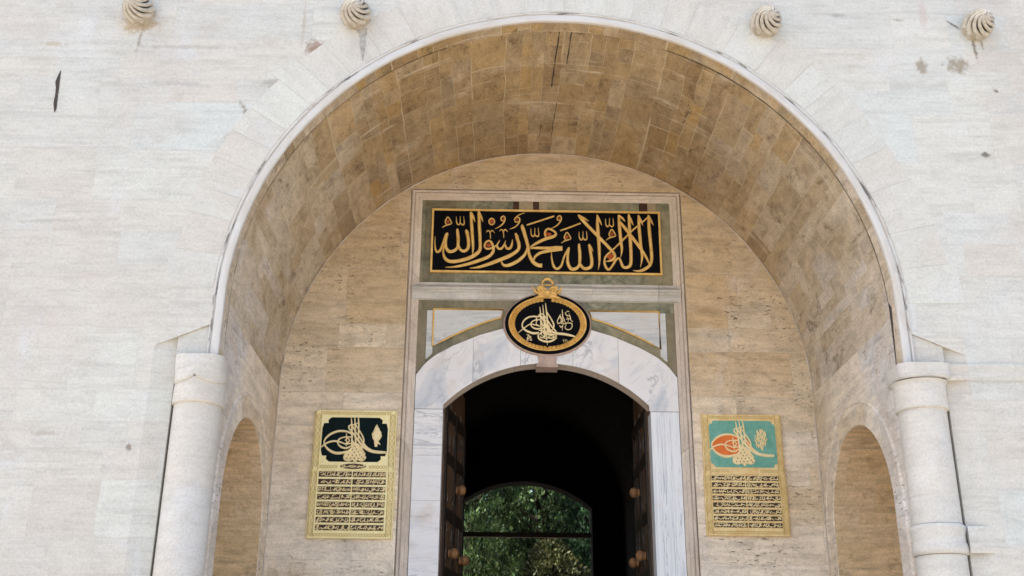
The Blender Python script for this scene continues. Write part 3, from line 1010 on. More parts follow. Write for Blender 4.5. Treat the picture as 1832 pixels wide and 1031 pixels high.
# ------------------------------------------------------------------ fluted stone bosses
def boss_mesh():
    mb = MB()
    rb = .178
    for i in range(10):
        pts_, rs = [], []
        for j in range(15):
            t = .10 + 1.62 * j / 14
            ph = 2 * pi * i / 10 + 1.15 * t
            r = rb * sin(t)
            pts_.append((r * cos(ph), -(.13 + rb * 1.15 * cos(t)), r * sin(ph)))
            rs.append(.012 + .0185 * sin(min(t, 1.45)) + .02 * max(0, (j - 10) / 4) + (.006 if j < 5 else 0))
        mb.tube(pts_, rs, 7)
    mb.surf(lambda k, t: (.062 * sin(t) * cos(k), -(.13 + rb * 1.15 - .03 + .045 * cos(t)), .062 * sin(t) * sin(k)), lin(0, 2 * pi, 24)[:-1], lin(.02, 1.8, 8), lambda k, t: (k, t), True, True)
    return mb
def core_mesh():
    mb = MB()
    mb.surf(lambda k, t: (.14 * sin(t) * cos(k), -(.10 + .15 * cos(t)), .14 * sin(t) * sin(k)), lin(0, 2 * pi, 32)[:-1], lin(.02, 1.9, 14), lambda k, t: (k, t), True, True)
    return mb
def collar_mesh():
    mb = MB()
    pr = [(.12, .10), (.165, .135), (.196, .142), (.207, .128), (.208, .10), (.20, .06), (.195, .03), (.20, -.01)]
    mb.surf(lambda k, j: (pr[j][0] * cos(k), -pr[j][1], pr[j][0] * sin(k)), lin(0, 2 * pi, 40)[:-1], range(len(pr)), lambda k, j: (k * .25, pr[j][1]), True, True)
    return mb
BL = ['fluted stone boss at far left, near the dark wall slot, tan stain below',
      'fluted stone boss left of the arch crown, grey drip stain running down from it',
      'fluted stone boss right of the arch crown, on clean pale wall',
      'fluted stone boss at far right, two thin dark drips and a crack beside it']
M_boss = plain('boss_limestone', (.32, .28, .21), (.55, .51, .43), 11, .85, bump=.4)
M_coll = plain('boss_collar_limestone', (.30, .24, .15), (.50, .46, .39), 5, .85, bump=.3)
b0 = None
for i, (x, z) in enumerate(((-5.78, 10.50), (-2.81, 10.50), (2.85, 10.48), (5.80, 10.49))):
    if b0 is None:
        b0 = thing('stone_boss', BL[0], 'stone boss', (x, 0, z), 0, 'fluted stone bosses along the top of the facade')
        boss_mesh().build('spiral_ribs', M_boss, b0, loc=(0, 0, 0))
        core_mesh().build('shade_core', M_dark, b0, loc=(0, 0, 0))  # dark-coloured core stands in for the shade inside the openings
        collar_mesh().build('collar', M_coll, b0, loc=(0, 0, 0))
    else:
        b = b0.copy()
        COL.objects.link(b)
        b.location = (x, 0, z)
        b['label'] = BL[i]
        for ch in b0.children:
            c = ch.copy()
            COL.objects.link(c)
            c.parent = b
            c.rotation_euler = (0, [0, .35, .9, .5][i], 0)

# ------------------------------------------------------------------ calligraphy
def homog(src, dst):
    A, B = [], []
    for (x, y), (u, v) in zip(src, dst):
        A.append([x, y, 1, 0, 0, 0, -u * x, -u * y]); B.append(u)
        A.append([0, 0, 0, x, y, 1, -v * x, -v * y]); B.append(v)
    h = np.linalg.solve(np.array(A, float), np.array(B, float))
    def f(x, y):
        w = h[6] * x + h[7] * y + 1
        return ((h[0] * x + h[1] * y + h[2]) / w, (h[3] * x + h[4] * y + h[5]) / w)
    return f


def stroke(mb, pts, f, y0, h, sc, wk=1.0, sub=6):
    """one pen stroke, swelling and tapering, as a low ridge raised from its ground"""
    P = [(*p, 14) if len(p) == 2 else p for p in pts]
    Q = [P[0]] + P + [P[-1]]
    S = []
    for i in range(1, len(Q) - 2):
        p0, p1, p2, p3 = Q[i - 1], Q[i], Q[i + 1], Q[i + 2]
        for k in range(sub):
            t = k / sub
            S.append(tuple(.5 * (2 * p1[c] + (p2[c] - p0[c]) * t + (2 * p0[c] - 5 * p1[c] + 4 * p2[c] - p3[c]) * t * t + (3 * p1[c] - p0[c] - 3 * p2[c] + p3[c]) * t ** 3) for c in range(3)))
    S.append(P[-1])
    G = [(*f(a_, b_), max(.0015, w * sc * wk / 2)) for a_, b_, w in S]
    V = []
    for i, (x, z, w) in enumerate(G):
        xa, za, _ = G[max(0, i - 1)]
        xb, zb, _ = G[min(len(G) - 1, i + 1)]
        d = hypot(xb - xa, zb - za) or 1
        nx, nz = -(zb - za) / d, (xb - xa) / d
        V += [(x + nx * w, y0, z + nz * w), (x + nx * w * .5, y0 - h, z + nz * w * .5), (x - nx * w * .5, y0 - h - .0004, z - nz * w * .5), (x - nx * w, y0, z - nz * w)]
    F = []
    for i in range(len(G) - 1):
        for q in range(3):
            F.append((4 * i + q, 4 * i + q + 1, 4 * i + q + 5, 4 * i + q + 4))
    F += [(0, 1, 2, 3), tuple(4 * (len(G) - 1) + q for q in (3, 2, 1, 0))]
    mb.add(V, F)


def blob(mb, pts, f, y0, h):
    P = [f(*p) for p in pts]
    n = len(P)
    cx = sum(p[0] for p in P) / n
    cz = sum(p[1] for p in P) / n
    mb.add([(x, y0, z) for x, z in P] + [(cx + (x - cx) * .8, y0 - h, cz + (z - cz) * .8) for x, z in P],
           [(i, (i + 1) % n, n + (i + 1) % n, n + i) for i in range(n)] + [tuple(range(n, 2 * n))])


def sh(pts, dx, dy):
    return [(p[0] + dx, p[1] + dy, *p[2:]) for p in pts]

# ---- inscription panel over the portal
PY = YB + .03
insc = thing('inscription_panel', 'wide black panel of large gold calligraphy in a thin gold frame above the doorway', 'inscription', (0, PY, 8.305))
MB().box(-1.90, 1.90, PY - .004, PY + .05, 8.325, 9.445).build('ground_panel', M_black, insc)
mb = MB()
for x0, x1, z0, z1 in ((-1.922, 1.922, 9.43, 9.462), (-1.922, 1.922, 8.306, 8.340), (-1.922, -1.890, 8.341, 9.429), (1.890, 1.922, 8.341, 9.429)):
    mb.box(x0, x1, PY - .024, PY + .05, z0, z1)
mb.build('gilt_frame', M_gold, insc)
f1 = homog([(66.6, 61), (3292, 109.5), (3339, 999.4), (37, 963)], [(-1.923, 9.461), (1.918, 9.461), (1.926, 8.314), (-1.917, 8.309)])
SC = 3.845 / 3265
S1 = [
    [(108, 455, 8), (104, 560, 18), (112, 640, 28), (140, 675, 36), (185, 640, 36), (225, 530, 30), (262, 430, 34), (290, 408, 22)],
    [(278, 415, 40), (255, 520, 42), (262, 610, 46), (305, 665, 50), (370, 660, 48), (425, 610, 40), (436, 500, 46), (426, 368, 40), (436, 352, 10)],
    [(440, 590, 36), (475, 648, 40), (530, 660, 44), (578, 610, 46), (580, 490, 46), (548, 370, 38)],
    [(545, 358, 22), (572, 385, 20), (594, 432, 6)],
    [(232, 590, 22), (222, 680, 30), (245, 760, 44), (310, 806, 52), (430, 804, 54), (590, 760, 56), (690, 705, 56), (745, 640, 48), (748, 500, 46), (738, 300, 46), (731, 110, 36), (742, 96, 8)],
    [(735, 105, 24), (765, 180, 34), (790, 250, 6)],
    [(616, 108, 34), (628, 300, 46), (642, 500, 44), (648, 620, 34), (640, 710, 8)],
    [(620, 105, 24), (652, 180, 34), (678, 252, 6)],
    [(812, 610, 30), (818, 560, 30), (850, 522, 30), (890, 520, 34), (920, 560, 38), (938, 620, 40), (925, 685, 44), (860, 745, 48), (720, 800, 50), (560, 850, 46), (400, 885, 32), (252, 897, 6)],
    [(812, 608, 28), (850, 630, 34), (905, 622, 28), (935, 600, 20)],
    [(940, 610, 24), (985, 580, 26), (1015, 530, 18), (1030, 508, 6)],
    [(985, 575, 30), (1010, 625, 34), (1055, 622, 34), (1092, 570, 24), (1112, 515, 8)],
    [(1100, 565, 28), (1130, 622, 36), (1175, 620, 38), (1200, 570, 34), (1210, 500, 10)],
    [(1252, 410, 26), (1272, 470, 44), (1302, 560, 46), (1290, 640, 46), (1200, 712, 54), (1050, 778, 56), (860, 850, 50), (720, 892, 36), (602, 907, 6)],
    [(1255, 408, 24), (1298, 460, 8)],
    [(1350, 285, 14), (1352, 320, 52), (1390, 440, 50), (1428, 580, 46), (1446, 700, 46), (1500, 810, 54), (1570, 858, 58), (1632, 866, 60)],
    [(1415, 620, 16), (1385, 710, 40), (1295, 795, 50), (1180, 855, 50), (1095, 866, 42), (1058, 825, 26), (1054, 770, 8)],
    [(1515, 800, 16), (1530, 745, 34), (1600, 690, 44), (1720, 660, 46), (1850, 640, 50), (1918, 628, 52)],
    [(1462, 622, 20), (1560, 616, 40), (1720, 618, 46), (1840, 610, 50), (1920, 604, 26)],
    [(1462, 606, 22), (1560, 545, 42), (1690, 485, 48), (1790, 455, 48), (1828, 415, 36), (1790, 372, 34), (1725, 345, 34), (1682, 372, 34), (1672, 425, 30), (1692, 475, 22)],
    [(1412, 292, 24), (1600, 232, 26), (1801, 165, 26)], [(1888, 372, 22), (2030, 322, 24), (2176, 266, 24)],
    # right half
    [(2146, 148, 24), (2180, 190, 46), (2280, 300, 48), (2430, 455, 48), (2580, 610, 46), (2655, 700, 42), (2655, 765, 40), (2600, 795, 36), (2535, 810, 8)],
    [(2150, 150, 18), (2225, 192, 26), (2292, 238, 6)],
    [(2612, 665, 30), (2555, 712, 32), (2520, 770, 30), (2520, 845, 34), (2548, 905, 38), (2585, 918, 38), (2632, 862, 32), (2680, 785, 34), (2725, 762, 30), (2750, 815, 36), (2778, 880, 42), (2830, 893, 46), (2885, 850, 46), (2892, 700, 46), (2878, 450, 46), (2862, 170, 36), (2868, 148, 8)],
    [(2864, 155, 20), (2895, 230, 34), (2926, 298, 6)],
    [(2412, 150, 20), (2418, 300, 46), (2434, 500, 48), (2444, 700, 42), (2442, 840, 26), (2424, 932, 6)],
    [(2414, 150, 20), (2448, 230, 34), (2478, 298, 6)],
    [(2718, 150, 30), (2728, 300, 46), (2746, 500, 46), (2762, 640, 36), (2744, 750, 6)],
    [(2720, 152, 24), (2775, 200, 32), (2808, 244, 6)],
    [(2740, 250, 36), (2870, 415, 48), (3010, 600, 46), (3100, 735, 36), (3150, 845, 18)],
    [(2996, 155, 24), (3006, 320, 46), (3028, 560, 44), (3048, 740, 36), (3024, 892, 6)],
    [(2998, 155, 20), (3030, 230, 34), (3060, 298, 6)],
    [(3138, 155, 28), (3148, 330, 48), (3168, 550, 46), (3184, 740, 46), (3164, 850, 44), (3090, 912, 46), (3010, 942, 36), (2918, 937, 6)],
    [(3140, 155, 22), (3172, 225, 34), (3208, 298, 6)],
    [(3148, 165, 20), (3100, 208, 24), (3050, 252, 24)], [(2980, 308, 26), (2900, 378, 26), (2760, 520, 28), (2630, 645, 22)],
    [(1766, 680, 8), (1770, 780, 26), (1800, 880, 38), (1850, 912, 40), (1906, 860, 36), (1945, 740, 28), (2005, 630, 34), (2020, 612, 20)],
    [(2010, 622, 36), (1995, 740, 38), (2000, 840, 46), (2045, 912, 50), (2112, 908, 48), (2160, 852, 40), (2168, 720, 46), (2156, 580, 36), (2164, 562, 8)],
    [(2172, 845, 38), (2215, 900, 46), (2275, 906, 48), (2330, 868, 48), (2332, 750, 46), (2298, 575, 36)],
    [(2296, 562, 20), (2325, 605, 24), (2358, 668, 6)],
]
W_ = [[(410, 178, 8), (414, 255, 18), (438, 288, 22), (462, 265, 16), (466, 170, 8)], [(466, 262, 14), (495, 288, 22), (522, 268, 18), (514, 170, 8)]]
for dx, dy in ((0, 0), (1062, 165), (2121, 25), (1746, 212)):
    S1 += [sh(q, dx, dy) for q in W_]
H_ = [[(208, 332, 8), (250, 302, 20), (300, 285, 22), (340, 268, 20), (325, 225, 22), (290, 180, 18), (262, 215, 20), (252, 255, 22), (275, 285, 16)]]
for dx, dy in ((0, 0), (64 + 1626 + 6, 218), (64 + 1626 + 640, 175)):
    S1 += [sh(q, dx, dy) for q in H_]
D_ = [[(962, 348, 6), (1030, 312, 18), (1082, 262, 22), (1106, 205, 22), (1086, 168, 22), (1052, 182, 20), (1050, 222, 20), (1092, 236, 14)]]
S1 += D_ + [sh(D_[0], 800, -6)]
S1 += [[(1170, 352, 6), (1250, 318, 18), (1305, 255, 22), (1308, 195, 22), (1268, 180, 20), (1240, 215, 20), (1262, 252, 18), (1302, 240, 12)], [(1245, 195, 14), (1300, 150, 16), (1382, 120, 6)]]
S1 += [[(915 + 40 * cos(a_), 243 + 44 * sin(a_), 20) for a_ in lin(0, 2 * pi, 10)]]
Y_ = [[(835, 396, 6), (862, 372, 18), (890, 395, 18), (898, 490, 12)], [(893, 398, 14), (922, 370, 18), (958, 408, 6)]]
for dx, dy in ((0, 0), (188, -14)):
    S1 += [sh(q, dx, dy) for q in Y_]
S1 += [[(1640, 400, 6), (1652, 440, 14)]][:0]
mb = MB()
for q in S1:
    stroke(mb, q, f1, PY - .0045, .016, SC)
mb.build('gold_lettering', M_gold, insc)
def dot(cx, cy, rx, ry):
    mb = MB()
    blob(mb, [(cx + rx * cos(a_), cy + ry * sin(a_)) for a_ in lin(0, 2 * pi, 10)[:-1]], f1, PY - .0045, .006)
    mb.build('red_infill', M_red, insc)
for q in ((915, 243, 28, 32), (868, 578, 36, 26), (1724, 422, 42, 26), (2598, 735, 52, 40), (290, 243, 22, 24), (1985, 462, 22, 24), (2620, 418, 22, 24), (1078, 205, 12, 16), (1275, 215, 14, 16), (1880, 198, 12, 16)):
    dot(*q)

# ---- oval medallion over the lintel
MX, MZ, MY = .012, 7.41, YB - .045
med = thing('oval_medallion', 'oval black medallion with gold monogram, laurel wreath rim and bow, above the door arch', 'medallion', (MX, MY, MZ - .51))
def oval(mb, rings, smooth=True):
    """rings: (rx, rz, y)"""
    A = lin(0, 2 * pi, 72)[:-1]
    mb.surf(lambda k, j: (MX + rings[j][0] * cos(k), rings[j][2], MZ + rings[j][1] * sin(k)), A, range(len(rings)), None, smooth, True)
    return mb
oval(MB(), [(.715, .540, YB + .08), (.715, .540, MY + .035), (.705, .530, MY + .02), (.68, .508, MY + .015)]).build('stone_collar', M_rose, med)
oval(MB(), [(.690, .515, YB + .05), (.688, .513, MY + .0), (.672, .498, MY - .015), (.632, .466, MY - .012), (.625, .46, MY + .03)]).build('black_rim', M_black, med)
oval(MB(), [(.634, .467, MY + .0), (.632, .465, MY - .022), (.622, .455, MY - .03), (.610, .446, MY - .018), (.605, .44, MY + .02)]).build('gilt_bead', M_gold, med)
mb = MB()
A = lin(0, 2 * pi, 72)[:-1]
mb.add([(MX + .615 * cos(k), MY + .012, MZ + .45 * sin(k)) for k in A], [tuple(range(72))])
mb.build('black_field', M_black, med)
mb = MB()                  # laurel leaves lapping from the bottom up to the bow
for s_ in (-1, 1):
    for i in range(26):
        k = -pi / 2 + s_ * (i + .5) / 26 * (pi - .12)
        for q, (ro, sp) in enumerate(((.572, .0), (.548, .36), (.596, -.30))):
            rx, rz = ro, ro * .735
            c0 = Vector((MX + rx * cos(k), 0, MZ + rz * sin(k)))
            tv = Vector((-rx * sin(k), 0, rz * cos(k))).normalized() * s_
            nv = Vector((cos(k) * .735, 0, sin(k))).normalized()
            tv2 = (tv - nv * sp * (1)).normalized()
            nn = Vector((-tv2.z, 0, tv2.x))
            l, w = .085, .024
            y = MY - .016 - .010 * (q == 0) - .001 * (i % 3)
            pts_ = [c0 - tv2 * l * .5, c0 + nn * w, c0 + tv2 * l * .55, c0 - nn * w, c0]
            mb.add([(p.x, y + (.022 if j in (0, 1, 3) else (.006 if j == 2 else -.016)), p.z) for j, p in enumerate(pts_)], [(0, 1, 4), (1, 2, 4), (2, 3, 4), (3, 0, 4)])
mb.build('laurel_wreath', M_gold, med)
mb = MB()                  # bow and loop
def lobe(cx, cz, rx, rz, ang, y):
    ca, sa = cos(ang), sin(ang)
    V = []
    rg_ = ((1, .02), (.93, -.022), (.62, -.030), (.42, -.012), (.15, -.008))
    for q, dy in rg_:
        for k in lin(0, 2 * pi, 16)[:-1]:
            px, pz = rx * q * cos(k), rz * q * sin(k)
            V.append((cx + px * ca - pz * sa, y + dy, cz + px * sa + pz * ca))
    F = [(i * 16 + k, i * 16 + (k + 1) % 16, (i + 1) * 16 + (k + 1) % 16, (i + 1) * 16 + k) for i in range(4) for k in range(16)]
    F.append(tuple(64 + k for k in range(16)))
    mb.add(V, F, None, True)
for s_ in (-1, 1):
    lobe(MX + s_ * .092, 7.985, .098, .062, s_ * .55, MY - .03)
    lobe(MX + s_ * .075, 7.915, .085, .038, -s_ * .35, MY - .042)
    mb.tube([(MX + s_ * .02, MY - .06, 7.90), (MX + s_ * .07, MY - .07, 7.95), (MX + s_ * .12, MY - .06, 8.01)], [.016, .02, .012], 6)
    mb.tube([(MX + s_ * .12, MY - .0, 7.93), (MX + s_ * .19, MY - .012, 7.945), (MX + s_ * .225, MY - .005, 8.02), (MX + s_ * .25, MY, 8.06)], [.022, .024, .016, .004], 6)
    mb.tube([(MX + s_ * .02, MY - .02, 7.90), (MX + s_ * .11, MY - .03, 7.872), (MX + s_ * .22, MY - .02, 7.83)], [.024, .032, .022], 6)
lobe(MX, 7.905, .05, .055, 0, MY - .06)
mb.tube([(MX + .095 * cos(a_), MY - .015, 8.075 + .10 * sin(a_)) for a_ in lin(-.5, pi + .5, 14)], .020, 7)
mb.tube([(MX + .055 * cos(a_), MY - .018, 8.15 + .035 * sin(a_)) for a_ in lin(-.2, pi + .2, 8)], .020, 7)
mb.tube([(MX - .07, MY - .012, 8.075), (MX + .07, MY - .012, 8.075)], .012, 6)
mb.build('ribbon_bow', M_gold, med)
f3 = homog([(200, 430), (960, 430), (960, 760), (200, 760)],
           [(MX - .50, MZ + .182), (MX + .50, MZ + .182), (MX + .50, MZ - .281), (MX - .50, MZ - .281)])
SC3 = 1.0 / 760
S3 = [
    [(470, 475, 18), (420, 470, 20), (350, 480, 22), (292, 520, 20), (268, 575, 18), (285, 620, 24), (340, 655, 28), (410, 675, 30), (475, 668, 22)],
    [(490, 510, 14), (440, 512, 18), (390, 535, 16), (375, 570, 16), (400, 605, 20), (450, 622, 22), (500, 612, 16)],
    [(222, 672, 6), (260, 640, 12), (310, 600, 14), (370, 565, 14), (430, 575, 16), (490, 590, 12)],
    [(486, 355, 8), (492, 420, 16), (498, 560, 18), (505, 700, 14)],
    [(522, 328, 8), (530, 420, 16), (540, 560, 18), (552, 720, 14)],
    [(556, 306, 8), (566, 400, 18), (580, 520, 18), (592, 700, 16)],
    [(575, 420, 16), (620, 490, 18), (655, 560, 20), (652, 610, 18), (628, 640, 10)],
    [(470, 470, 16), (510, 470, 16), (560, 560, 20), (620, 640, 24), (690, 672, 30), (780, 680, 32), (860, 695, 28), (932, 714, 14)],
    [(468, 480, 16), (480, 450, 18), (520, 440, 16), (570, 500, 18), (630, 590, 20), (690, 655, 18)],
    [(465, 690, 20), (475, 740, 24), (530, 768, 26), (590, 775, 26), (650, 755, 24), (692, 725, 18)],
    [(480, 690, 18), (520, 660, 18), (545, 700, 18), (520, 730, 16), (490, 715, 14)],
    [(550, 690, 18), (590, 650, 18), (630, 680, 18), (690, 700, 14), (640, 730, 18), (590, 730, 16)],
    [(510, 620, 18), (560, 600, 16), (600, 640, 16), (640, 660, 14)], [(500, 560, 16), (540, 580, 16), (590, 600, 14)],
    [(560, 640, 16), (570, 720, 14), (568, 770, 10), (580, 815, 6)], [(430, 470, 10), (450, 510, 14), (440, 560, 12), (470, 580, 12)],
    [(470, 640, 14), (520, 640, 16), (570, 680, 16), (640, 690, 14)], [(520, 700, 14), (560, 740, 14), (620, 700, 14), (660, 720, 14)],
    # small calligraphic device on the right
    [(762, 385, 8), (766, 450, 13), (768, 520, 10)], [(740, 440, 8), (720, 480, 12), (700, 530, 13), (720, 552, 12), (760, 530, 12), (790, 500, 8)],
    [(735, 450, 8), (752, 500, 12), (745, 545, 10)], [(795, 420, 6), (815, 450, 12), (850, 460, 12), (860, 490, 10), (810, 500, 10)],
    [(790, 560, 10), (830, 545, 12), (880, 555, 13), (872, 610, 12), (825, 628, 12), (795, 600, 10), (812, 565, 8)], [(730, 575, 10), (745, 600, 12), (765, 580, 10), (760, 640, 6)],
    [(800, 425, 6), (830, 400, 9), (850, 412, 5)], [(860, 500, 8), (885, 530, 9), (888, 520, 5)],
    [(715, 500, 6), (735, 470, 9), (745, 500, 8)], [(775, 470, 6), (790, 520, 9), (800, 545, 7)], [(820, 470, 6), (840, 500, 8), (830, 530, 6)], [(700, 560, 6), (735, 545, 9), (780, 560, 9), (815, 540, 7)],
    [(740, 520, 6), (775, 545, 9), (770, 570, 7)], [(845, 430, 6), (862, 470, 8), (870, 510, 6)],
    [(500, 480, 12), (530, 520, 14), (560, 520, 14), (590, 560, 14)], [(505, 520, 12), (525, 600, 14), (545, 640, 12)], [(540, 480, 12), (570, 620, 14), (610, 700, 12)], [(600, 580, 12), (615, 660, 14), (660, 700, 12)],
    # small device lower left
    [(325, 690, 8), (345, 710, 12), (330, 740, 12), (345, 765, 10)], [(345, 690, 8), (365, 720, 12), (385, 760, 10), (360, 755, 10)], [(322, 770, 8), (350, 735, 12), (380, 715, 8)],
    # small numerals lower right
    [(772, 748, 6), (780, 752, 8), (778, 782, 6)], [(770, 750, 4), (768, 760, 6)], [(798, 748, 5), (805, 756, 8), (812, 748, 5)], [(804, 756, 7), (802, 782, 6)], [(826, 760, 6), (826, 780, 7)],
]
mb = MB()
for q in S3:
    stroke(mb, q, f3, MY + .0115, .014, SC3, 1.0, 5)
mb.build('gold_monogram', M_goldl, med)

# ---- the two upright plaques
def tughra(dx=0, dy=0):
    T = [
        [(700, 420, 30), (610, 378, 32), (490, 372, 36), (370, 415, 36), (285, 490, 26), (268, 560, 22), (320, 645, 36), (420, 702, 44), (530, 706, 44), (625, 680, 30)],
        [(690, 465, 22), (590, 462, 22), (500, 492, 24), (474, 550, 22), (515, 608, 32), (600, 634, 32), (675, 600, 24)],
        [(222, 618, 22), (310, 552, 28), (420, 525, 30), (520, 543, 26), (600, 570, 24), (680, 560, 20)],
        [(608, 408, 12), (609, 500, 17), (606, 605, 14)], [(585, 520, 14), (625, 478, 18), (655, 520, 20), (620, 548, 16), (660, 560, 14)],
        [(683, 172, 14), (690, 300, 26), (692, 500, 28), (688, 700, 26)], [(737, 162, 14), (741, 320, 26), (748, 540, 28), (752, 760, 26)], [(788, 150, 14), (795, 250, 26), (794, 400, 26), (790, 520, 24)],
        [(690, 272, 18), (648, 295, 24), (650, 335, 26), (710, 410, 28), (790, 520, 34), (870, 610, 42), (960, 668, 48), (1070, 692, 48), (1212, 700, 40)],
        [(745, 262, 16), (702, 290, 20), (740, 370, 22), (800, 450, 24), (860, 545, 26), (920, 620, 28), (990, 662, 22)],
        [(790, 240, 14), (752, 275, 18), (790, 340, 20), (845, 430, 24), (874, 510, 24), (862, 565, 22), (835, 600, 14)],
        # interlaced foot
        [(690, 640, 26), (620, 690, 28), (578, 750, 30), (580, 800, 34), (640, 822, 34), (700, 800, 30), (740, 850, 22), (770, 800, 30), (830, 822, 34), (880, 800, 32), (905, 765, 20)],
        [(840, 600, 24), (850, 660, 24), (885, 720, 26), (870, 770, 24)], [(620, 770, 26), (680, 700, 26), (720, 760, 26), (780, 700, 26), (830, 770, 26)],
        [(620, 720, 24), (680, 790, 26), (740, 720, 26), (800, 790, 26), (860, 730, 24)], [(680, 650, 22), (740, 720, 24), (800, 650, 24), (850, 700, 22)],
        [(690, 700, 22), (740, 640, 24), (800, 600, 24), (840, 640, 20)], [(690, 590, 22), (740, 650, 24), (800, 690, 24)], [(700, 560, 20), (760, 600, 24), (820, 640, 22)],
        [(640, 800, 22), (700, 740, 22), (760, 800, 22)], [(690, 500, 20), (730, 560, 22), (790, 590, 22)], [(738, 790, 24), (740, 855, 16)],
    ]
    return [sh(q, dx, dy) for q in T]


def squiggle(mb, rg, x0, x1, zc, h, y):
    """a line of joined cursive script, right to left"""
    ident = lambda a_, b_: (a_, b_)
    x = x1
    while x > x0 + .03:
        L = min(rg.uniform(.07, .16), x - x0)
        pts_ = []
        n = max(3, int(L / .022))
        for i in range(n + 1):
            pts_.append((x - L * i / n, zc - h * .22 + h * .26 * rg.choice((0, .2, 1, .6, -.5)), .010 + .006 * rg.random()))
        stroke(mb, pts_, ident, y, .006, 1, 1.0, 3)
        for _ in range(rg.randint(3, 6)):
            xx = x - rg.uniform(0, L)
            sl = rg.uniform(.0, .03)
            stroke(mb, [(xx, zc - h * .30, .007), (xx + sl * .5, zc + h * .1, .010), (xx + sl, zc + h * rg.uniform(.2, .46), .009)], ident, y - .001, .006, 1, 1.0, 2)
        if rg.random() < .7:
            xx = x - rg.uniform(.02, L)
            stroke(mb, [(xx + .03, zc + h * .42, .007), (xx - .03, zc + h * .22, .009)], ident, y - .001, .005, 1, 1, 2)
        if rg.random() < .6:
            xx = x - rg.uniform(0, L)
            stroke(mb, [(xx + .012, zc - h * .44, .009), (xx - .008, zc - h * .42, .009)], ident, y - .001, .005, 1, 1, 2)
        x -= L + .012


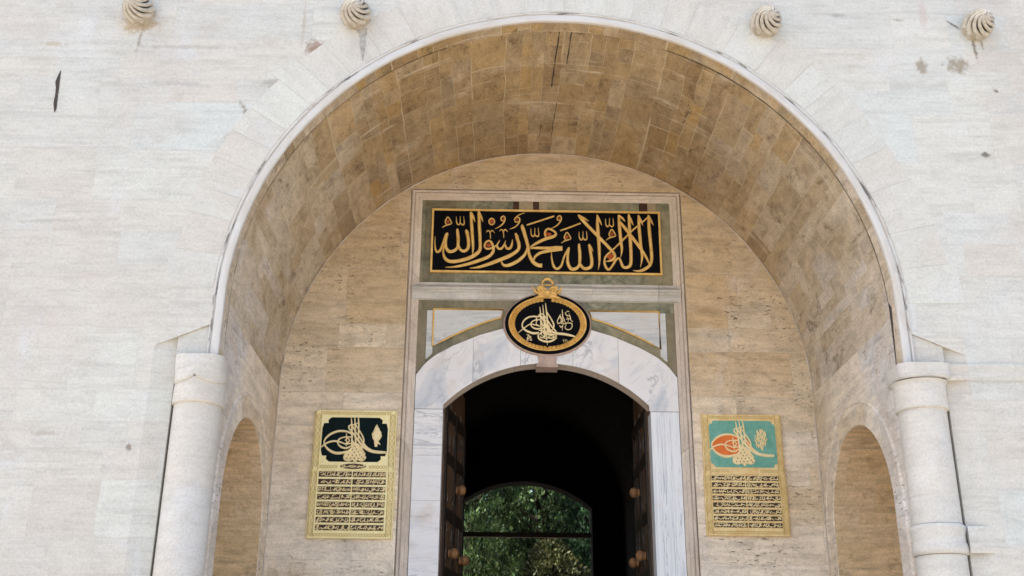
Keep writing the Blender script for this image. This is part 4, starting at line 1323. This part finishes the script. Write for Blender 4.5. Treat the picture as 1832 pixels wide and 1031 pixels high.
def plaque(name, label, x0, x1, z0, z1, zs, fld, rows, gold, field_mat, letters, fo, seed, corner, linemat):
    y = YB - .055
    t = thing(name, label, 'plaque', ((x0 + x1) / 2, YB, z0))
    xm = (x0 + x1) / 2
    mb = MB()
    mb.bevel_poly([(x0, z0), (x1, z0), (x1, zs), (x0, zs)], y, YB + .005, .006)
    mb.bevel_poly([(x0 + .012, zs + .001), (x1 - .012, zs + .001), (x1 - .012, z1), (x0 + .012, z1)], y - .004, YB + .005, .006)
    mb.build('gilt_slab', gold, t)
    # carved border: edge fillets and a chain of small ovals
    mb = MB()
    ident = lambda a_, b_: (a_, b_)
    for xa in (x0 + .02, x0 + .098, x1 - .02, x1 - .098):
        mb.tube([(xa, y - .004, z0 + .02), (xa, y - .004, zs - .012)], .006, 5)
        mb.tube([(xa + (.01 if xa < xm else -.01), y - .008, zs + .012), (xa + (.01 if xa < xm else -.01), y - .008, z1 - .015)], .006, 5)
    for xa in (x0 + .059, x1 - .059):
        for za, zb_, dx, yy in ((z0 + .05, zs - .02, 0, y - .001), (zs + .05, z1 - .06, .01 if xa < xm else -.01, y - .005)):
            n = int((zb_ - za) / .098)
            for i in range(n):
                zc = za + (i + .5) * (zb_ - za) / n
                stroke(mb, [(xa + dx + .024 * cos(a_), zc + .046 * sin(a_), .011) for a_ in lin(0, 2 * pi, 12)], ident, yy, .007, 1, 1, 2)
                stroke(mb, [(xa + dx, zc - .02, .008), (xa + dx, zc + .02, .008)], ident, yy, .006, 1, 1, 2)
    for zc, xa, xb, yy in ((z1 - .048, x0 + .13, x1 - .13, y - .005), (zs + .055, x0 + .13, xm - .24, y - .005), (zs + .055, xm + .24, x1 - .13, y - .005), (z0 + .05, x0 + .05, x1 - .05, y - .001)):
        n = max(2, int((xb - xa) / .085))
        for q in (-1, 1):
            stroke(mb, [(xa + (xb - xa) * i / (2 * n), zc + q * (.024 if i % 2 else -.024), .010) for i in range(2 * n + 1)], ident, yy - (.001 if q > 0 else 0), .007, 1, 1, 3)
    mb.build('carved_border', M_goldd, t)
    # enamel field with cut corners
    fx0, fx1, fz0, fz1 = fld
    c = corner
    mb = MB()
    poly = [(fx0 + 1.2 * c, fz0), (fx1 - 1.2 * c, fz0), (fx1 - .75 * c, fz0 + .35 * c), (fx1 - .8 * c, fz0 + .8 * c), (fx1 - .2 * c, fz0 + .8 * c), (fx1, fz0 + 1.5 * c),
            (fx1, fz1 - 1.5 * c), (fx1 - .2 * c, fz1 - .8 * c), (fx1 - .8 * c, fz1 - .8 * c), (fx1 - .75 * c, fz1 - .35 * c), (fx1 - 1.2 * c, fz1),
            (fx0 + 1.2 * c, fz1), (fx0 + .75 * c, fz1 - .35 * c), (fx0 + .8 * c, fz1 - .8 * c), (fx0 + .2 * c, fz1 - .8 * c), (fx0, fz1 - 1.5 * c),
            (fx0, fz0 + 1.5 * c), (fx0 + .2 * c, fz0 + .8 * c), (fx0 + .8 * c, fz0 + .8 * c), (fx0 + .75 * c, fz0 + .35 * c)]
    mb.add([(x, y - .009, z) for x, z in poly], [tuple(range(len(poly)))])
    mb.build('enamel_field', field_mat, t)
    mb = MB()
    f = fo
    for q in tughra():
        stroke(mb, q, f, y - .0095, .014, 1.29 / 1262, 1.0, 5)
    blob(mb, [(690, 600), (720, 560), (790, 560), (835, 620), (850, 690), (895, 760), (890, 800), (840, 832), (760, 815), (740, 850), (715, 815), (640, 830), (590, 812), (575, 770), (610, 700)], f, y - .0092, .004)
    gaps = []
    for i, (px, pz) in enumerate([(640, 740), (670, 790), (700, 745), (730, 700), (760, 745), (790, 790), (815, 735), (730, 790), (700, 660), (760, 650), (790, 690), (845, 770), (615, 790), (740, 610), (865, 800)]):
        gaps.append(MB())
        gaps[-1].add([(*f(px, pz - 14)[:1], y - .0245, f(px, pz - 14)[1]), (f(px + 9, pz)[0], y - .0245, f(px + 9, pz)[1]), (f(px, pz + 14)[0], y - .0245, f(px, pz + 14)[1]), (f(px - 9, pz)[0], y - .0245, f(px - 9, pz)[1])], [(0, 1, 2, 3)])
    if corner > .07:       # solid leaf device
        blob(mb, [(1075, 265), (1095, 310), (1110, 330), (1125, 370), (1145, 390), (1140, 420), (1152, 440), (1135, 480), (1115, 510), (1085, 535), (1100, 545), (1130, 585), (1085, 565),
                  (1080, 612), (1040, 612), (1032, 560), (1030, 520), (1005, 480), (1000, 440), (992, 420), (1010, 390), (1030, 350), (1045, 310)], f, y - .0095, .012)
    else:
        rg = random.Random(4)
        for i in range(70):
            a_, r_ = rg.uniform(0, 2 * pi), sqrt(rg.random())
            X0, Z0 = 1040 + 92 * r_ * cos(a_), 440 + 155 * r_ * sin(a_)
            stroke(mb, [(X0, Z0 - 30, 8), (X0 + rg.uniform(-14, 14), Z0, 16), (X0 + rg.uniform(-16, 16), Z0 + 34, 8)], f, y - .0095 - .0004 * (i % 5), .012, 1.29 / 1262, 1, 3)
    mg = mb.build('gold_monogram', letters, t)
    for g_ in gaps:
        g_.build('pierced_gap', linemat, mg)
    if corner < .07:       # orange ground inside the loops
        mb = MB()
        blob(mb, [(690, 425), (600, 382), (490, 378), (370, 420), (285, 495), (272, 560), (322, 640), (420, 695), (530, 700), (630, 672), (690, 640)], f, y - .0096, .002)
        blob(mb, [(800, 400), (860, 500), (868, 560), (830, 590), (790, 500)], f, y - .0096, .002)
        mb.build('orange_infill', M_orange, t)
    # small dark cartouche under the field and rosettes in the corners
    if corner > .07:
        mb = MB()
        zc = zs + .062
        mb.add([(xm + .20 * cos(a_) * (1 if abs(cos(a_)) < .8 else 1.0), y - .0085, zc + .042 * sin(a_)) for a_ in lin(0, 2 * pi, 20)[:-1]], [tuple(range(20))])
        mb.build('cartouche', linemat, t)
        mb = MB()
        squiggle(mb, random.Random(9), xm - .17, xm + .17, zc, .05, y - .009)
        mb.build('cartouche_script', letters, t)
    # eight lines of verse in two columns, gold on dark
    rx0, rx1, rz0, rz1 = rows
    mb = MB()
    ml = MB()
    rg = random.Random(seed)
    pitch = (rz1 - rz0 + .035) / 8
    for i in range(8):
        zb = rz1 - i * pitch - (pitch - .032)
        zt = rz1 - i * pitch
        for xa, xb in ((rx0, (rx0 + rx1) / 2 - .012), ((rx0 + rx1) / 2 + .008, rx1)):
            mb.add([(xa, y - .004, zb), (xb, y - .004, zb), (xb, y - .004, zt), (xa, y - .004, zt)], [(0, 1, 2, 3)])
            squiggle(ml, rg, xa + .008, xb - .008, (zb + zt) / 2, zt - zb, y - .0045)
    mb.build('verse_ground', linemat, t)
    ml.build('verse_script', letters, t)
    return t

fL = homog([(129, 43), (1392, 60), (1306, 2028), (-13, 2002)], [(-3.623, 5.931), (-2.338, 5.929), (-2.331, 3.955), (-3.617, 3.966)])
fR = lambda a_, b_: (fL(a_ - 20, b_)[0] + 6.02 + .0, fL(a_, b_ + 5)[1] + .025)
plaque('calligraphy_plaque', 'upright gilt plaque left of the doorway, gold monogram on a black field',
       -3.625, -2.335, 3.960, 5.930, 4.985, (-3.49, -2.475, 5.116, 5.812), (-3.495, -2.470, 4.080, 4.965), M_goldp, M_dgreen, M_goldl, fL, 21, .115, M_brown)
plaque('calligraphy_plaque', 'upright gilt plaque right of the doorway, monogram with orange loops on teal',
       2.405, 3.672, 4.060, 5.938, 4.990, (2.525, 3.56, 5.10, 5.836), (2.522, 3.558, 4.187, 4.968), M_goldw, M_teal, M_goldl, fR, 33, .065, M_brown)

# ------------------------------------------------------------------ trees in the courtyard beyond
def tree(name, label, x, y, h, r, z0, mat, seed, n, upright, big=1.0):
    rg = random.Random(seed)
    t = thing(name, label, 'tree', (x, y, 0), 0, 'courtyard trees beyond the passage')
    mb = MB()
    mb.tube([(x, y, 0), (x + rg.uniform(-.2, .2), y, h * .35), (x + rg.uniform(-.3, .3), y, h * .7), (x, y, h * .95)], [.28, .22, .13, .03], 9)
    for i in range(14):
        zb = z0 + (h - z0) * i / 15
        a_ = rg.uniform(0, 2 * pi)
        l = r * rg.uniform(.6, .95) * (1 - .5 * i / 14)
        mb.tube([(x, y, zb), (x + l * .5 * cos(a_), y + l * .5 * sin(a_), zb + l * .25), (x + l * cos(a_), y + l * sin(a_), zb + l * .7)], [.09, .06, .02], 6)
    mb.build('trunk', M_bark, t)
    V, F = [], []
    ncl = 250
    for c in range(ncl):
        zc = z0 + (h - z0) * rg.random() ** .9
        fz = (zc - z0) / (h - z0)
        rr = r * (1 - fz ** 2.2) ** .5 * rg.uniform(.55, 1.05)
        a_ = rg.uniform(0, 2 * pi)
        cx, cy = x + rr * cos(a_), y + rr * sin(a_)
        cr = rg.uniform(.22, .42)
        for k in range(n):
            d = Vector((rg.gauss(0, 1), rg.gauss(0, 1), rg.gauss(0, 1)))
            d = d.normalized() * cr * rg.random() ** .5
            p = Vector((cx, cy, zc)) + Vector((d.x, d.y, d.z * 1.7))
            ax = Vector((rg.gauss(0, .5) + .4 * cos(a_), rg.gauss(0, .5) + .4 * sin(a_), upright)).normalized()
            sd = ax.cross(Vector((rg.gauss(0, 1), rg.gauss(0, 1), rg.gauss(0, .3)))).normalized()
            l, w = rg.uniform(.10, .20) * big, rg.uniform(.028, .05) * big
            i0 = len(V)
            V += [p, p + ax * l * .5 + sd * w, p + ax * l, p + ax * l * .5 - sd * w]
            F.append((i0, i0 + 1, i0 + 2, i0 + 3))
    mb = MB()
    mb.add([tuple(q) for q in V], F)
    mb.build('crown', mat, t)
    return t
tree('evergreen_tree', 'dark evergreen tree at left behind the passage, partly hidden by the door', -1.7, 24.5, 11.0, 1.9, 2.2, M_leafs[0], 1, 85, 1.0)
tree('evergreen_tree', 'broad mid green evergreen tree in the middle of the passage opening', .75, 25.4, 12.0, 1.9, 5.6, M_leafs[0], 2, 85, 1.0)
tree('evergreen_tree', 'bluish green evergreen tree at right edge of the passage opening', 3.0, 24.9, 11.5, 1.8, 3.0, M_leafs[1], 3, 85, 1.0)
tree('shrubby_tree', 'low pale olive tree under the beam in the passage opening', 1.2, 23.8, 6.45, 1.3, 3.4, M_leafs[2], 4, 40, .6)
for i, (x, y, lb) in enumerate(((-3.2, 30.5, 'tall dark background evergreen seen at far left over the beam'), (-.3, 31.5, 'tall dark background evergreen seen left of centre above the beam'),
                                (2.4, 30.8, 'tall dark background evergreen seen right of centre above the beam'), (.9, 33.8, 'tallest dark evergreen standing behind all the other courtyard trees'), (5.2, 31.6, 'tall dark background evergreen seen at far right over the beam'))):
    tree('background_evergreen', lb, x, y, 15.5, 2.5, 1.0, M_leafs[1], 5 + i, 75, 1.0, 2.3)
